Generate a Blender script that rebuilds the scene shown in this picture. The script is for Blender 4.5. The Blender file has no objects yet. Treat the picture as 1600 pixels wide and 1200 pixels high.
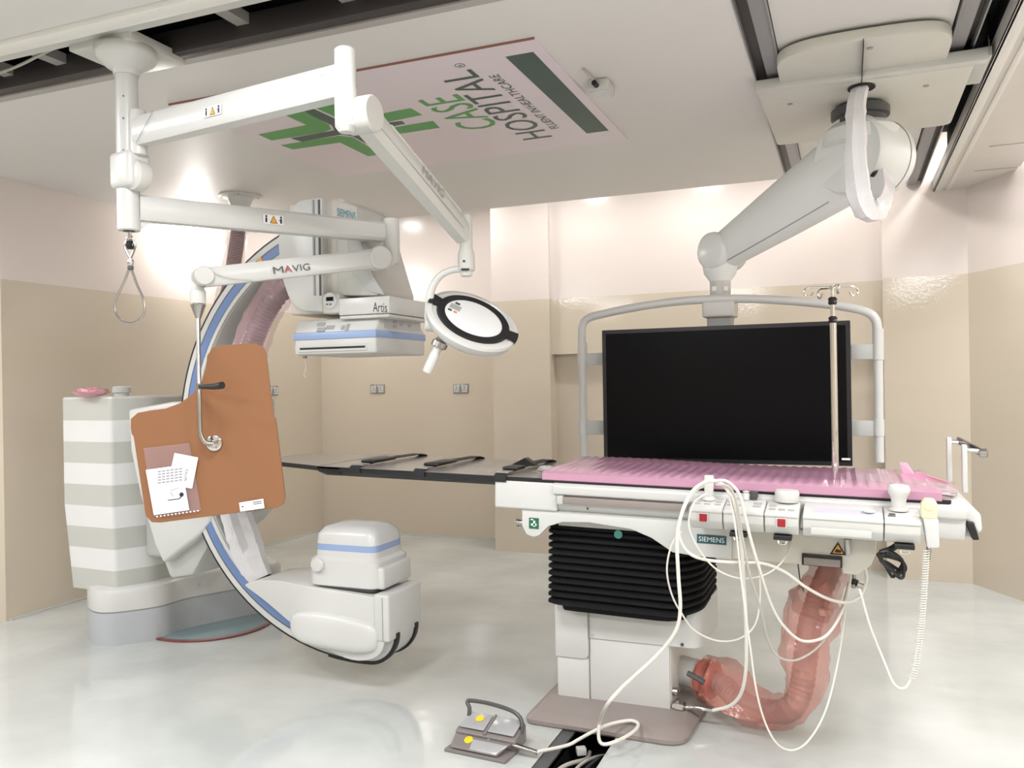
import bpy, bmesh, math, random
from mathutils import Vector as V, Matrix as M

# ---------------------------------------------------------------- camera
SC = bpy.context.scene
COL = SC.collection
F = 1300.0; YAW = math.radians(21.95); ROL = math.radians(-.95); EYE = 1.38
FW = V((-math.sin(YAW), math.cos(YAW), 0)); _RT = V((math.cos(YAW), math.sin(YAW), 0)); _UP = V((0, 0, 1))
RT = _RT*math.cos(ROL) + _UP*math.sin(ROL); UP = -_RT*math.sin(ROL) + _UP*math.cos(ROL)
CAM = V((0, 0, EYE))
cd = bpy.data.cameras.new('camera'); cd.sensor_width = 36; cd.lens = F/1600*36; cd.clip_start = .05
co = bpy.data.objects.new('camera', cd); COL.objects.link(co)
m = M((RT, UP, -FW)).transposed().to_4x4(); m.translation = CAM; co.matrix_world = m
SC.camera = co

# ---------------------------------------------------------------- world, lights, exposure
w = bpy.data.worlds.new('world'); SC.world = w; w.use_nodes = True
w.node_tree.nodes['Background'].inputs[0].default_value = (.9, .95, 1, 1)
w.node_tree.nodes['Background'].inputs[1].default_value = .15
def area(name, loc, sx, sy, power, col=(.985, .98, 1), rot=(0, 0, 0)):
    l = bpy.data.lights.new(name, 'AREA'); l.shape = 'RECTANGLE'; l.size = sx; l.size_y = sy; l.energy = power; l.color = col
    o = bpy.data.objects.new(name, l); COL.objects.link(o); o.location = loc; o.rotation_euler = rot
for px_, py_ in ((-3.6, 1.35), (-1.4, 1.35), (.9, 1.35), (-3.6, -.75), (-1.4, -.75), (.9, -.75), (2.0, 1.35), (-5.6, 1.6)):
    area('ceiling_panel_light', (px_, py_, 2.672), .6, .6, 33)  # the far-left one is unseen, added to raise the overall brightness
for px_, py_ in ((1.55, 3.3), (1.15, 4.75)):
    area('side_fill_light', (px_, py_, 3.07), .3, .9, 34)  # unseen lights added on the right to brighten the back of the room
def disc(name, loc, r, power, col=(1, .985, .96)):
    l = bpy.data.lights.new(name, 'AREA'); l.shape = 'DISK'; l.size = r*2; l.energy = power; l.color = col
    o = bpy.data.objects.new(name, l); COL.objects.link(o); o.location = loc
for px_, py_ in ((-4.1, 6.05), (-3.0, 6.0), (-2.0, 5.8), (-1.04, 5.8), (-.1, 5.8), (.75, 5.7)):
    disc('cove_downlight', (px_, py_, 3.02), .09, 6.5)
def bulb(name, loc, r, power, col=(1, .98, .95)):
    l = bpy.data.lights.new(name, 'POINT'); l.shadow_soft_size = r; l.energy = power; l.color = col
    o = bpy.data.objects.new(name, l); COL.objects.link(o); o.location = loc
bulb('wall_lamp_light', (-4.6, 5.02, 2.56), .05, 21)
SC.view_settings.view_transform = 'Standard'; SC.view_settings.look = 'None'
SC.view_settings.gamma = 1; SC.view_settings.use_curve_mapping = False
SC.view_settings.exposure = .4

# ---------------------------------------------------------------- pixel -> place helpers (1600x1200 frame)
def ray(x, y): return FW + RT*((x-800)/F) + UP*((600-y)/F)
def Pz(x, y, z): d = ray(x, y); return CAM + d*((z-EYE)/d.z)
def Px(x, y, X): d = ray(x, y); return CAM + d*(X/d.x)
def Py(x, y, Y): d = ray(x, y); return CAM + d*(Y/d.y)
def Pd(x, y, D): return CAM + ray(x, y)*D
def Pp(x, y, p, n): d = ray(x, y); return CAM + d*((V(p)-CAM).dot(V(n))/d.dot(V(n)))

# ---------------------------------------------------------------- materials
def lin(c): return tuple(((v/255)/12.92 if v/255 <= .04045 else ((v/255+.055)/1.055)**2.4) for v in c) + (1,)
MATS = {}
def mat(name, c, rough=.4, metal=0, var=.03, vscale=6, bump=0, bscale=40, alpha=1, spec=.5, emit=0, coat=0, trans=0):
    if name in MATS: return MATS[name]
    mm = bpy.data.materials.new(name); mm.use_nodes = True; nt = mm.node_tree; b = nt.nodes['Principled BSDF']
    b.inputs['Roughness'].default_value = rough; b.inputs['Metallic'].default_value = metal
    b.inputs['Specular IOR Level'].default_value = spec; b.inputs['Alpha'].default_value = alpha
    b.inputs['Coat Weight'].default_value = coat; b.inputs['Transmission Weight'].default_value = trans
    b.inputs['Base Color'].default_value = lin(c)
    tc = nt.nodes.new('ShaderNodeTexCoord')
    if var:
        n = nt.nodes.new('ShaderNodeTexNoise'); n.inputs['Scale'].default_value = vscale; n.inputs['Detail'].default_value = 4
        nt.links.new(tc.outputs['Object'], n.inputs['Vector'])
        r = nt.nodes.new('ShaderNodeMapRange'); r.inputs[3].default_value = 1-var; r.inputs[4].default_value = 1+var
        nt.links.new(n.outputs[0], r.inputs[0])
        x = nt.nodes.new('ShaderNodeMix'); x.data_type = 'RGBA'; x.blend_type = 'MULTIPLY'; x.inputs[0].default_value = 1
        x.inputs[6].default_value = lin(c); nt.links.new(r.outputs[0], x.inputs[7]); nt.links.new(x.outputs[2], b.inputs['Base Color'])
    if bump:
        n2 = nt.nodes.new('ShaderNodeTexNoise'); n2.inputs['Scale'].default_value = bscale; n2.inputs['Detail'].default_value = 3
        nt.links.new(tc.outputs['Object'], n2.inputs['Vector'])
        bp = nt.nodes.new('ShaderNodeBump'); bp.inputs['Strength'].default_value = bump; bp.inputs['Distance'].default_value = .01
        nt.links.new(n2.outputs[0], bp.inputs['Height']); nt.links.new(bp.outputs[0], b.inputs['Normal'])
    if emit:
        b.inputs['Emission Color'].default_value = lin(c); b.inputs['Emission Strength'].default_value = emit
    MATS[name] = mm; return mm
WHITE = mat('white_enamel', (200, 201, 198), .3)
OFFW = mat('off_white_plastic', (195, 195, 190), .38)
LGREY = mat('light_grey_plastic', (184, 186, 183), .42)
MGREY = mat('mid_grey_plastic', (150, 151, 150), .45)
DGREY = mat('dark_grey_plastic', (72, 73, 74), .45)
TAUPE = mat('taupe_grey_plastic', (138, 129, 124), .42)
BLACK = mat('black_plastic', (20, 20, 22), .42)
RUBBER = mat('black_bellows_rubber', (15, 15, 18), .75, bump=.1, bscale=90, spec=.25)
BLUE = mat('pale_blue_trim', (142, 163, 200), .38)
DBLUE = mat('blue_trim', (104, 128, 172), .38)
STEEL = mat('brushed_steel', (170, 168, 165), .25, 1)
CHROME = mat('chrome', (215, 214, 212), .1, 1)
ALU = mat('aluminium_profile', (150, 149, 150), .45, .2)
DALU = mat('dark_aluminium_profile', (78, 74, 74), .45, .5)
VOID = mat('dark_void', (16, 20, 20), .8)
CABLE = mat('white_cable_sheath', (216, 214, 206), .4)
GCABLE = mat('grey_cable_sheath', (176, 172, 164), .42)
BCABLE = mat('black_cable_sheath', (18, 18, 20), .4)
RED = mat('red_button', (150, 22, 34), .35)
YELLOW = mat('yellow_sticker', (226, 196, 38), .45)
ORANGE = mat('orange_warning', (233, 160, 42), .5)
PAPER = mat('white_paper', (232, 230, 232), .6)
INK = mat('black_ink', (36, 36, 40), .6)
TEAL = mat('teal_print', (20, 82, 88), .5)
TEALT = mat('teal_lettering', (54, 132, 150), .5)
SCREEN = mat('black_screen', (5, 5, 8), .3, spec=.12, var=0)
LCD = mat('grey_lcd', (160, 164, 158), .25)
BTN = mat('grey_button', (160, 161, 160), .45)

# ---------------------------------------------------------------- geometry helpers: each returns (verts, faces)
def _frame(d):
    d = d.normalized(); a = V((0, 0, 1)) if abs(d.z) < .9 else V((1, 0, 0))
    u = a.cross(d).normalized(); return u, d.cross(u)
def smooth_path(pts, k=6):
    pts = [V(p) for p in pts]
    if len(pts) < 3: return pts
    out = []; P = [2*pts[0]-pts[1]] + pts + [2*pts[-1]-pts[-2]]
    for i in range(1, len(P)-2):
        a, b, c, d = P[i-1], P[i], P[i+1], P[i+2]
        for j in range(k):
            t = j/k
            out.append(.5*((2*b)+(c-a)*t+(2*a-5*b+4*c-d)*t*t+(3*b-a-3*c+d)*t**3))
    out.append(pts[-1]); return out
def tube(path, r, n=12, k=0, cap=True):
    p = smooth_path(path, k) if k else [V(q) for q in path]
    N = len(p); rs = r if hasattr(r, '__len__') else None
    vs, fs = [], []; u = None
    for i, q in enumerate(p):
        d = (p[min(i+1, N-1)] - p[max(i-1, 0)]).normalized()
        if u is None: u, v = _frame(d)
        else:
            u = (u - d*u.dot(d)).normalized(); v = d.cross(u)
        if rs: t = i/(N-1)*(len(rs)-1); j = min(int(t), len(rs)-2); rr = rs[j]+(rs[j+1]-rs[j])*(t-j)
        else: rr = r
        for a in range(n):
            an = 2*math.pi*a/n; vs.append(q + (u*math.cos(an)+v*math.sin(an))*rr)
    for i in range(N-1):
        for a in range(n):
            b = (a+1) % n; fs.append((i*n+a, i*n+b, (i+1)*n+b, (i+1)*n+a))
    if cap: fs.append(tuple(range(n))[::-1]); fs.append(tuple(range((N-1)*n, N*n)))
    return vs, fs
def loft(rings, cap=True, closed=True):
    n = len(rings[0]); vs = [V(p) for r in rings for p in r]; fs = []
    for i in range(len(rings)-1):
        for a in range(n if closed else n-1):
            b = (a+1) % n; fs.append((i*n+a, i*n+b, (i+1)*n+b, (i+1)*n+a))
    if cap: fs.append(tuple(range(n))[::-1]); fs.append(tuple(range((len(rings)-1)*n, len(rings)*n)))
    return vs, fs
def lathe(prof, o, axis=(0, 0, 1), n=24):
    d = V(axis).normalized(); u, v = _frame(d); o = V(o)
    rings = [[o + d*h + (u*math.cos(2*math.pi*a/n)+v*math.sin(2*math.pi*a/n))*max(r, 1e-5) for a in range(n)] for r, h in prof]
    return loft(rings)
def bevel(g, off, seg=2, ang=30):
    bm = bmesh.new(); vv = [bm.verts.new(p) for p in g[0]]
    for f in g[1]:
        try: bm.faces.new([vv[i] for i in f])
        except ValueError: pass
    bmesh.ops.remove_doubles(bm, verts=bm.verts, dist=1e-6); bmesh.ops.recalc_face_normals(bm, faces=bm.faces)
    es = [e for e in bm.edges if len(e.link_faces) == 2 and e.calc_face_angle(0) > math.radians(ang)]
    bmesh.ops.bevel(bm, geom=es, offset=off, segments=seg, affect='EDGES', profile=.5, clamp_overlap=True)
    bm.verts.index_update(); r = [v.co.copy() for v in bm.verts], [tuple(v.index for v in f.verts) for f in bm.faces]
    bm.free(); return r
def box(x0, x1, y0, y1, z0, z1, b=0, seg=2):
    vs = [V((x, y, z)) for z in (z0, z1) for x, y in ((x0, y0), (x1, y0), (x1, y1), (x0, y1))]
    g = vs, [(3, 2, 1, 0), (4, 5, 6, 7), (0, 1, 5, 4), (1, 2, 6, 5), (2, 3, 7, 6), (3, 0, 4, 7)]
    return bevel(g, b, seg) if b else g
def obox(c, ax, ay, az, b=0, seg=2):
    "box about centre c with half-axis vectors"
    c, ax, ay, az = V(c), V(ax), V(ay), V(az)
    vs = [c+ax*i+ay*j+az*k for k in (-1, 1) for i, j in ((-1, -1), (1, -1), (1, 1), (-1, 1))]
    g = vs, [(3, 2, 1, 0), (4, 5, 6, 7), (0, 1, 5, 4), (1, 2, 6, 5), (2, 3, 7, 6), (3, 0, 4, 7)]
    return bevel(g, b, seg) if b else g
def prism(poly, vec, b=0, seg=2):
    p = [V(q) for q in poly]; v = V(vec); n = len(p)
    g = p+[q+v for q in p], [tuple(range(n))[::-1], tuple(range(n, 2*n))]+[(i, (i+1) % n, n+(i+1) % n, n+i) for i in range(n)]
    return bevel(g, b, seg) if b else g
def rpoly(pts, rad, seg=5):
    "round the corners of a flat polygon of 3-D points"
    out = []; n = len(pts); pts = [V(p) for p in pts]
    for i in range(n):
        a, b, c = pts[i-1], pts[i], pts[(i+1) % n]; r = rad[i] if hasattr(rad, '__len__') else rad
        if r <= 0: out.append(b); continue
        d1, d2 = (a-b), (c-b); r1 = min(r, d1.length*.49); r2 = min(r, d2.length*.49)
        p1, p2 = b+d1.normalized()*r1, b+d2.normalized()*r2
        for j in range(seg+1):
            t = j/seg; out.append(p1*(1-t)**2+b*2*t*(1-t)+p2*t*t)
    return out
def xf(g, mtx): return [mtx @ v for v in g[0]], g[1]
def obj(name, gs, mt, parent=None, smooth=35):
    if isinstance(gs, tuple): gs = [gs]
    vs, fs = [], []
    for g in gs:
        o = len(vs); vs += [tuple(p) for p in g[0]]; fs += [tuple(i+o for i in f) for f in g[1]]
    me = bpy.data.meshes.new(name); me.from_pydata(vs, [], fs)
    bm = bmesh.new(); bm.from_mesh(me); bmesh.ops.recalc_face_normals(bm, faces=bm.faces); bm.to_mesh(me); bm.free()
    if smooth:
        me.polygons.foreach_set('use_smooth', [True]*len(me.polygons)); me.set_sharp_from_angle(angle=math.radians(smooth))
    me.materials.append(mt); o = bpy.data.objects.new(name, me); COL.objects.link(o)
    if parent: child(o, parent)
    return o
def world_of(o):
    return world_of(o.parent) @ o.matrix_parent_inverse @ o.matrix_basis if o.parent else o.matrix_basis.copy()
def child(o, parent):
    o.parent = parent; o.matrix_parent_inverse = world_of(parent).inverted()
def tag(o, label, cat, group=None):
    o['label'] = label; o['category'] = cat
    if group: o['group'] = group
    return o
def thing(name, loc, label, cat, group=None):
    o = bpy.data.objects.new(name, None); o.empty_display_size = .1; COL.objects.link(o); o.location = loc
    return tag(o, label, cat, group)
def struct(name, gs, mt, parent=None, smooth=35):
    o = obj(name, gs, mt, parent, smooth)
    if not parent: o['kind'] = 'structure'
    return o
def text(name, s, p0, wx, hy, mt, parent, lift=.0008):
    "lettering filling the parallelogram p0, p0+wx, p0+hy"
    cu = bpy.data.curves.new('t', 'FONT'); cu.body = s; cu.resolution_u = 3
    t = bpy.data.objects.new('t', cu); COL.objects.link(t)
    me = bpy.data.meshes.new_from_object(t.evaluated_get(bpy.context.evaluated_depsgraph_get()))
    bpy.data.objects.remove(t); bpy.data.curves.remove(cu)
    xs = [v.co.x for v in me.vertices]; ys = [v.co.y for v in me.vertices]
    x0, x1, y0, y1 = min(xs), max(xs), min(ys), max(ys); p0, wx, hy = V(p0), V(wx), V(hy); nn = wx.cross(hy).normalized()*lift
    for v in me.vertices:
        v.co = p0 + wx*((v.co.x-x0)/(x1-x0)) + hy*((v.co.y-y0)/(y1-y0)) + nn
    me.name = name; me.materials.clear(); me.materials.append(mt)
    o = bpy.data.objects.new(name, me); COL.objects.link(o)
    if parent: child(o, parent)
    return o
def flat(name, polys, mt, parent, vec=(0, 0, 0)):
    "thin printed shapes: polygons given a small thickness along vec"
    return obj(name, [prism(p, vec) for p in polys], mt, parent, 0)

# ---------------------------------------------------------------- the room
ZC = 2.68
def floor_material():
    mm = bpy.data.materials.new('grey_epoxy_floor'); mm.use_nodes = True; nt = mm.node_tree; b = nt.nodes['Principled BSDF']
    tc = nt.nodes.new('ShaderNodeTexCoord'); n = nt.nodes.new('ShaderNodeTexNoise'); n.inputs['Scale'].default_value = 1.6; n.inputs['Detail'].default_value = 6
    nt.links.new(tc.outputs['Object'], n.inputs['Vector'])
    cr = nt.nodes.new('ShaderNodeValToRGB'); cr.color_ramp.elements[0].color = lin((180, 184, 181)); cr.color_ramp.elements[1].color = lin((199, 202, 199))
    cr.color_ramp.elements[0].position = .35; cr.color_ramp.elements[1].position = .68
    nt.links.new(n.outputs[0], cr.inputs[0]); nt.links.new(cr.outputs[0], b.inputs['Base Color'])
    n2 = nt.nodes.new('ShaderNodeTexNoise'); n2.inputs['Scale'].default_value = 5; n2.inputs['Detail'].default_value = 2
    nt.links.new(tc.outputs['Object'], n2.inputs['Vector'])
    bp = nt.nodes.new('ShaderNodeBump'); bp.inputs['Strength'].default_value = .12; bp.inputs['Distance'].default_value = .02
    nt.links.new(n2.outputs[0], bp.inputs['Height']); nt.links.new(bp.outputs[0], b.inputs['Normal'])
    mr = nt.nodes.new('ShaderNodeMapRange'); mr.inputs[3].default_value = .04; mr.inputs[4].default_value = .15
    nt.links.new(n.outputs[0], mr.inputs[0]); nt.links.new(mr.outputs[0], b.inputs['Roughness'])
    b.inputs['Specular IOR Level'].default_value = .8
    return mm
def wall_material():
    "gloss beige paint up to the dado line, satin pinkish white above it"
    mm = bpy.data.materials.new('two_tone_wall_paint'); mm.use_nodes = True; nt = mm.node_tree; b = nt.nodes['Principled BSDF']
    tc = nt.nodes.new('ShaderNodeTexCoord'); sp = nt.nodes.new('ShaderNodeSeparateXYZ'); nt.links.new(tc.outputs['Object'], sp.inputs[0])
    st = nt.nodes.new('ShaderNodeMath'); st.operation = 'GREATER_THAN'; st.inputs[1].default_value = 2.065
    nt.links.new(sp.outputs[2], st.inputs[0])
    mx = nt.nodes.new('ShaderNodeMix'); mx.data_type = 'RGBA'; mx.inputs[6].default_value = lin((203, 192, 175)); mx.inputs[7].default_value = lin((219, 209, 203))
    nt.links.new(st.outputs[0], mx.inputs[0])
    n = nt.nodes.new('ShaderNodeTexNoise'); n.inputs['Scale'].default_value = 1.2; n.inputs['Detail'].default_value = 5; nt.links.new(tc.outputs['Object'], n.inputs['Vector'])
    r = nt.nodes.new('ShaderNodeMapRange'); r.inputs[3].default_value = .955; r.inputs[4].default_value = 1.04; nt.links.new(n.outputs[0], r.inputs[0])
    x = nt.nodes.new('ShaderNodeMix'); x.data_type = 'RGBA'; x.blend_type = 'MULTIPLY'; x.inputs[0].default_value = 1
    nt.links.new(mx.outputs[2], x.inputs[6]); nt.links.new(r.outputs[0], x.inputs[7]); nt.links.new(x.outputs[2], b.inputs['Base Color'])
    rg = nt.nodes.new('ShaderNodeMapRange'); rg.inputs[3].default_value = .07; rg.inputs[4].default_value = .2; nt.links.new(st.outputs[0], rg.inputs[0]); nt.links.new(rg.outputs[0], b.inputs['Roughness'])
    n2 = nt.nodes.new('ShaderNodeTexNoise'); n2.inputs['Scale'].default_value = 48; n2.inputs['Detail'].default_value = 3; nt.links.new(tc.outputs['Object'], n2.inputs['Vector'])
    bs = nt.nodes.new('ShaderNodeMapRange'); bs.inputs[3].default_value = .05; bs.inputs[4].default_value = .02; nt.links.new(st.outputs[0], bs.inputs[0])
    bp = nt.nodes.new('ShaderNodeBump'); bp.inputs['Distance'].default_value = .01; nt.links.new(bs.outputs[0], bp.inputs['Strength'])
    nt.links.new(n2.outputs[0], bp.inputs['Height']); nt.links.new(bp.outputs[0], b.inputs['Normal'])
    return mm
WALL = wall_material(); FLOOR = floor_material()
CEIL = mat('white_ceiling_paint', (214, 212, 209), .5, var=.02, vscale=2)
CTRIM = mat('white_ceiling_beam', (226, 224, 218), .45)

# floor, with the open cable trench in front of the table foot
TX0, TX1, TY0, TY1 = -1.075, -.855, 2.2, 3.4
struct('floor', [box(-6.6, TX0, -2.6, 7, -.1, 0), box(TX1, 4, -2.6, 7, -.1, 0), box(TX0, TX1, -2.6, TY0, -.1, 0), box(TX0, TX1, TY1, 7, -.1, 0)], FLOOR, smooth=0)
tr = struct('floor_trench', [box(TX0-.02, TX1+.02, TY0-.02, TY1+.02, -.19, -.17), box(TX0-.02, TX0, TY0, TY1, -.18, -.002), box(TX1, TX1+.02, TY0, TY1, -.18, -.002), box(TX0, TX1, TY0-.02, TY0, -.18, -.002), box(TX0, TX1, TY1, TY1+.02, -.18, -.002)], VOID, smooth=0)
obj('trench_edge', box(TX0-.001, TX0+.05, TY0, TY1, -.012, -.004), mat('trench_edge_grey', (82, 84, 84), .5), tr)

WT = 3.1
struct('wall_left', box(-4.87, -4.72, 3.50, 6.93, 0, WT), WALL, smooth=0)
struct('wall_left_return', box(-6.6, -4.87, 3.50, 3.65, 0, WT), WALL, smooth=0)
struct('wall_far_left', box(-6.7, -6.55, -2.6, 3.6, 0, WT), WALL, smooth=0)
struct('wall_rear', box(-6.7, 4, -2.75, -2.6, 0, WT), WALL, smooth=0)
struct('wall_back_left', box(-4.87, -2.73, 6.78, 6.93, 0, WT), WALL, smooth=0)
wb = struct('wall_back', [box(-2.73, -2.225, 6.35, 6.93, 0, WT), box(.235, .78, 6.27, 6.93, 0, WT), box(-2.225, .235, 6.395, 6.93, 1.615, WT), box(-2.225, .235, 6.50, 6.93, 0, 1.615)], WALL, smooth=0)
d_ = V((.488, -.873, 0)); n_ = V((.873, .488, 0))
struct('wall_right', prism([V((.75, 6.28, 0)), V((.75, 6.28, 0))+d_*3.6, V((.75, 6.28, 0))+d_*3.6+n_*.15, V((.75, 6.28, 0))+n_*.15], (0, 0, WT)), WALL, smooth=0)
struct('wall_right_near', box(2.5, 2.65, -2.6, 3.15, 0, WT), WALL, smooth=0)
struct('skirting_cove_left', box(-4.722, -4.70, 3.52, 6.78, 0, .012), FLOOR, smooth=0)
struct('skirting_cove_back', box(-4.72, -2.73, 6.76, 6.782, 0, .012), FLOOR, smooth=0)

# ceilings: a main slab, the strip between the monitor rails, the near field, and the higher slab over it all
struct('ceiling', box(-4.72, -.35, 2.60, 5.66, ZC, ZC+.1), CEIL, smooth=0)
struct('ceiling_rail_bay', box(-.235, .385, 1.9, 5.6, ZC+.012, ZC+.1), CEIL, smooth=0)
struct('ceiling_near', [box(-6.6, 2.65, -2.6, 2.15, ZC, ZC+.1)], CEIL, smooth=0)
struct('ceiling_upper', box(-6.7, 4, -2.75, 7, 3.08, 3.2), CEIL, smooth=0)
# long suspension slot
sl = struct('ceiling_slot_beam', box(-6.5, -.35, 2.152, 2.222, ZC-.02, ZC+.06, .004), CTRIM)
obj('inner_strip', box(-6.5, -.35, 2.245, 2.302, ZC+.005, ZC+.03), OFFW, sl)
obj('slot_rail', box(-6.5, -.35, 2.50, 2.556, ZC+.0, ZC+.09, .003), DALU, sl)
obj('slot_trim', box(-6.5, -.35, 2.556, 2.60, ZC-.006, ZC+.02), mat('grey_ceiling_trim', (168, 164, 160), .5), sl)
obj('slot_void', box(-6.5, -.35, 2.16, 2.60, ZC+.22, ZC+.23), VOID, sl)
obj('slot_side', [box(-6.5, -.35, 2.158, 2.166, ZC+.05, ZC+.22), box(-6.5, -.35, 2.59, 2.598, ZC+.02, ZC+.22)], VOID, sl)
for cx in (-3.75, -3.3, -2.99, -2.06, -1.6):
    obj('cross_member', box(cx-.028, cx+.028, 2.25, 2.52, ZC+.05, ZC+.09), mat('grey_cross_member', (150, 148, 144), .5), sl)
obj('slot_cable', tube([(-3.6, 2.42, ZC+.03), (-3.2, 2.40, ZC+.02), (-2.9, 2.35, ZC+.03), (-2.72, 2.32, ZC+.04)], .006, 8, 6), GCABLE, sl)
# monitor rails
for x0, x1, ye in ((-.348, -.24, 5.62), (.395, .482, 6.26)):
    rl = struct('trim_1' if x0 < 0 else 'trim_2', box(x0, x1, 1.9, ye, ZC+.03, ZC+.1), DALU, smooth=0)
    a = .048 if x0 < 0 else 0
    obj('rail_flange', box(x0+a, x0+a+.056, 1.9, ye, ZC+.004, ZC+.03, .002), ALU, rl)
    obj('rail_lip', [box(x0-.002, x0+.004, 1.9, ye, ZC-.003, ZC+.05), box(x1-.004, x1+.002, 1.9, ye, ZC-.003, ZC+.05)], ALU, rl)
struct('gap_dark_liner', [box(.482, .6, 1.9, 5.5, ZC+.14, ZC+.15), box(.566, .6, 1.9, 5.5, ZC-.03, ZC+.15), box(.483, .49, 1.9, 5.5, ZC+.09, ZC+.15)], VOID, smooth=0)  # black sheets added to block stray light and keep the gap dark
# hanging trunking on the right
tk = struct('ceiling_trunking', [box(.60, .74, 1.9, 6.28, ZC-.045, ZC+.06), box(.74, .985, 1.9, 5.19, ZC-.045, ZC+.06)], mat('trunking_white', (214, 209, 202), .45), smooth=0)
obj('trunking_panel', box(.74, .98, 5.215, 5.775, ZC-.045, ZC+.06), MATS['trunking_white'], tk)
obj('trunking_panel', box(.74, .975, 5.80, 6.28, ZC-.045, ZC+.06), MATS['trunking_white'], tk)
for y_ in (5.19, 5.775): obj('trunking_slot_shade', box(.741, .965, y_, y_+.025, ZC-.038, ZC+.03), VOID, tk)  # dark fill stands in for the shade inside the slots
obj('trunking_flange', [box(.555, .605, 1.9, 6.42, ZC-.05, ZC-.035, .002), box(.555, .565, 1.9, 6.42, ZC-.05, ZC+.03)], CTRIM, tk)
obj('trunking_edge', box(.63, .655, 1.9, 6.3, ZC-.052, ZC-.04, .002), CTRIM, tk)

# ceiling sign
SG = thing('ceiling_sign', (-1.955, 3.645, ZC), 'large pale printed hospital sign with green emblem fixed flat under ceiling', 'sign')
obj('sign_board', box(-2.842, -1.068, 2.935, 4.357, ZC-.008, ZC+.001), mat('sign_board_print', (216, 206, 212), .3, var=.01), SG, 0)
obj('sign_edge', [box(-2.842, -1.068, 2.931, 2.935, ZC-.009, ZC)], mat('sign_edge_brown', (140, 96, 84), .5), SG, 0)
ZS = ZC-.0082
def c2(pts): return [Pz(400+x/2.857, y/2.857, ZS) for x, y in pts]
LGRN = mat('logo_green', (70, 150, 72), .4, var=.01); DGRN = mat('logo_dark_green', (38, 72, 68), .4, var=.01)
for p in ([(80, 490), (150, 470), (270, 525), (325, 556), (335, 577), (300, 590), (70, 627), (10, 600), (225, 558)],
          [(205, 455), (275, 432), (430, 500), (520, 515), (690, 483), (742, 513), (560, 550), (430, 556), (340, 515)],
          [(820, 570), (790, 540), (550, 580), (545, 600), (650, 688), (712, 680), (610, 602)],
          [(110, 648), (370, 606), (430, 612), (560, 690), (500, 697), (375, 636), (165, 667)]):
    flat('emblem_chevron', [c2(p)], LGRN, SG, (0, 0, -.0006))
flat('emblem_cross', [c2([(205, 492), (255, 485), (390, 548), (480, 562), (650, 540), (665, 552), (520, 582), (500, 600), (615, 688), (585, 692), (430, 607), (380, 600), (205, 632), (155, 617), (350, 582), (340, 560)])], DGRN, SG, (0, 0, -.0009))
flat('colour_bar', [[(-1.232, 3.044, ZS), (-1.115, 3.044, ZS), (-1.115, 4.151, ZS), (-1.232, 4.151, ZS)]], DGRN, SG, (0, 0, -.0006))
text('lettering', 'CASE', (-1.585, 3.845, ZS), (0, -.50, 0), (-.205, 0, 0), LGRN, SG)
text('lettering', 'HOSPITAL', (-1.408, 4.125, ZS), (0, -1.02, 0), (-.165, 0, 0), DGRN, SG)
for w_, a_, l_ in (('FLUENT', 4.0, .25), ('IN', 3.725, .06), ('HEALTHCARE', 3.645, .445)): text('lettering', w_, (-1.33, a_, ZS), (0, -l_, 0), (-.045, 0, 0), DGRN, SG)
text('registered_mark', 'R', (-1.425, 3.06, ZS), (0, -.018, 0), (-.018, 0, 0), DGRN, SG)
flat('registered_ring', [[V((-1.434+.022*math.cos(a)*q, 3.051+.022*math.sin(a)*q, ZS)) for a, q in [(i*math.pi/8, 1) for i in range(17)]+[(i*math.pi/8, .85) for i in range(16, -1, -1)]]], DGRN, SG, (0, 0, -.0006))

# small sensor box under the ceiling
sb = thing('ceiling_sensor', (-.965, 3.5, ZC), 'small white sensor box with black nozzle under ceiling beside the sign', 'sensor')
obj('housing', bevel(box(-1.015, -.925, 3.44, 3.56, ZC-.05, ZC), .008), OFFW, sb)
obj('cover', bevel(box(-1.005, -.935, 3.45, 3.55, ZC-.058, ZC-.048), .004), WHITE, sb)
obj('nozzle', tube([(-.975, 3.44, ZC-.03), (-.975, 3.405, ZC-.03)], .012, 10), BLACK, sb)
obj('cable_stub', tube([(-.98, 3.42, ZC-.015), (-.99, 3.3, ZC-.005)], .006, 6), GCABLE, sb)

# wall sockets
def socket(p, right, label):
    p, r = V(p), V(right); u = V((0, 0, 1)); n = r.cross(u)
    t = thing('wall_socket', p, label, 'socket', 'double wall sockets')
    obj('face_plate', obox(p+n*.004, r*.075, u*.043, n*.006, .002), mat('socket_grey', (150, 146, 142), .35, .3), t)
    for s in (-1, 1):
        q = p+r*s*.04
        obj('socket_insert', obox(q+n*.0115-u*.004, r*.026, u*.03, n*.0015), WHITE, t)
        obj('rocker', obox(q-r*s*.022+n*.014+u*.024, r*.009, u*.012, n*.003), WHITE, t)
        obj('pin_holes', [obox(q+n*.0133+u*.006, r*.004, u*.007, n*.0006), obox(q+n*.0133-u*.016-r*.011, r*.006, u*.003, n*.0006), obox(q+n*.0133-u*.016+r*.011, r*.006, u*.003, n*.0006)], DGREY, t)
    return t
socket((-4.092, 6.78, 1.356), (1, 0, 0), 'grey double wall socket on beige back wall nearest the left corner')
socket((-3.228, 6.78, 1.348), (1, 0, 0), 'grey double wall socket on back wall below the round examination lamp')
socket((-4.72, 6.03, 1.358), (0, 1, 0), 'grey double wall socket on left wall mostly behind the orange shield')

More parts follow.
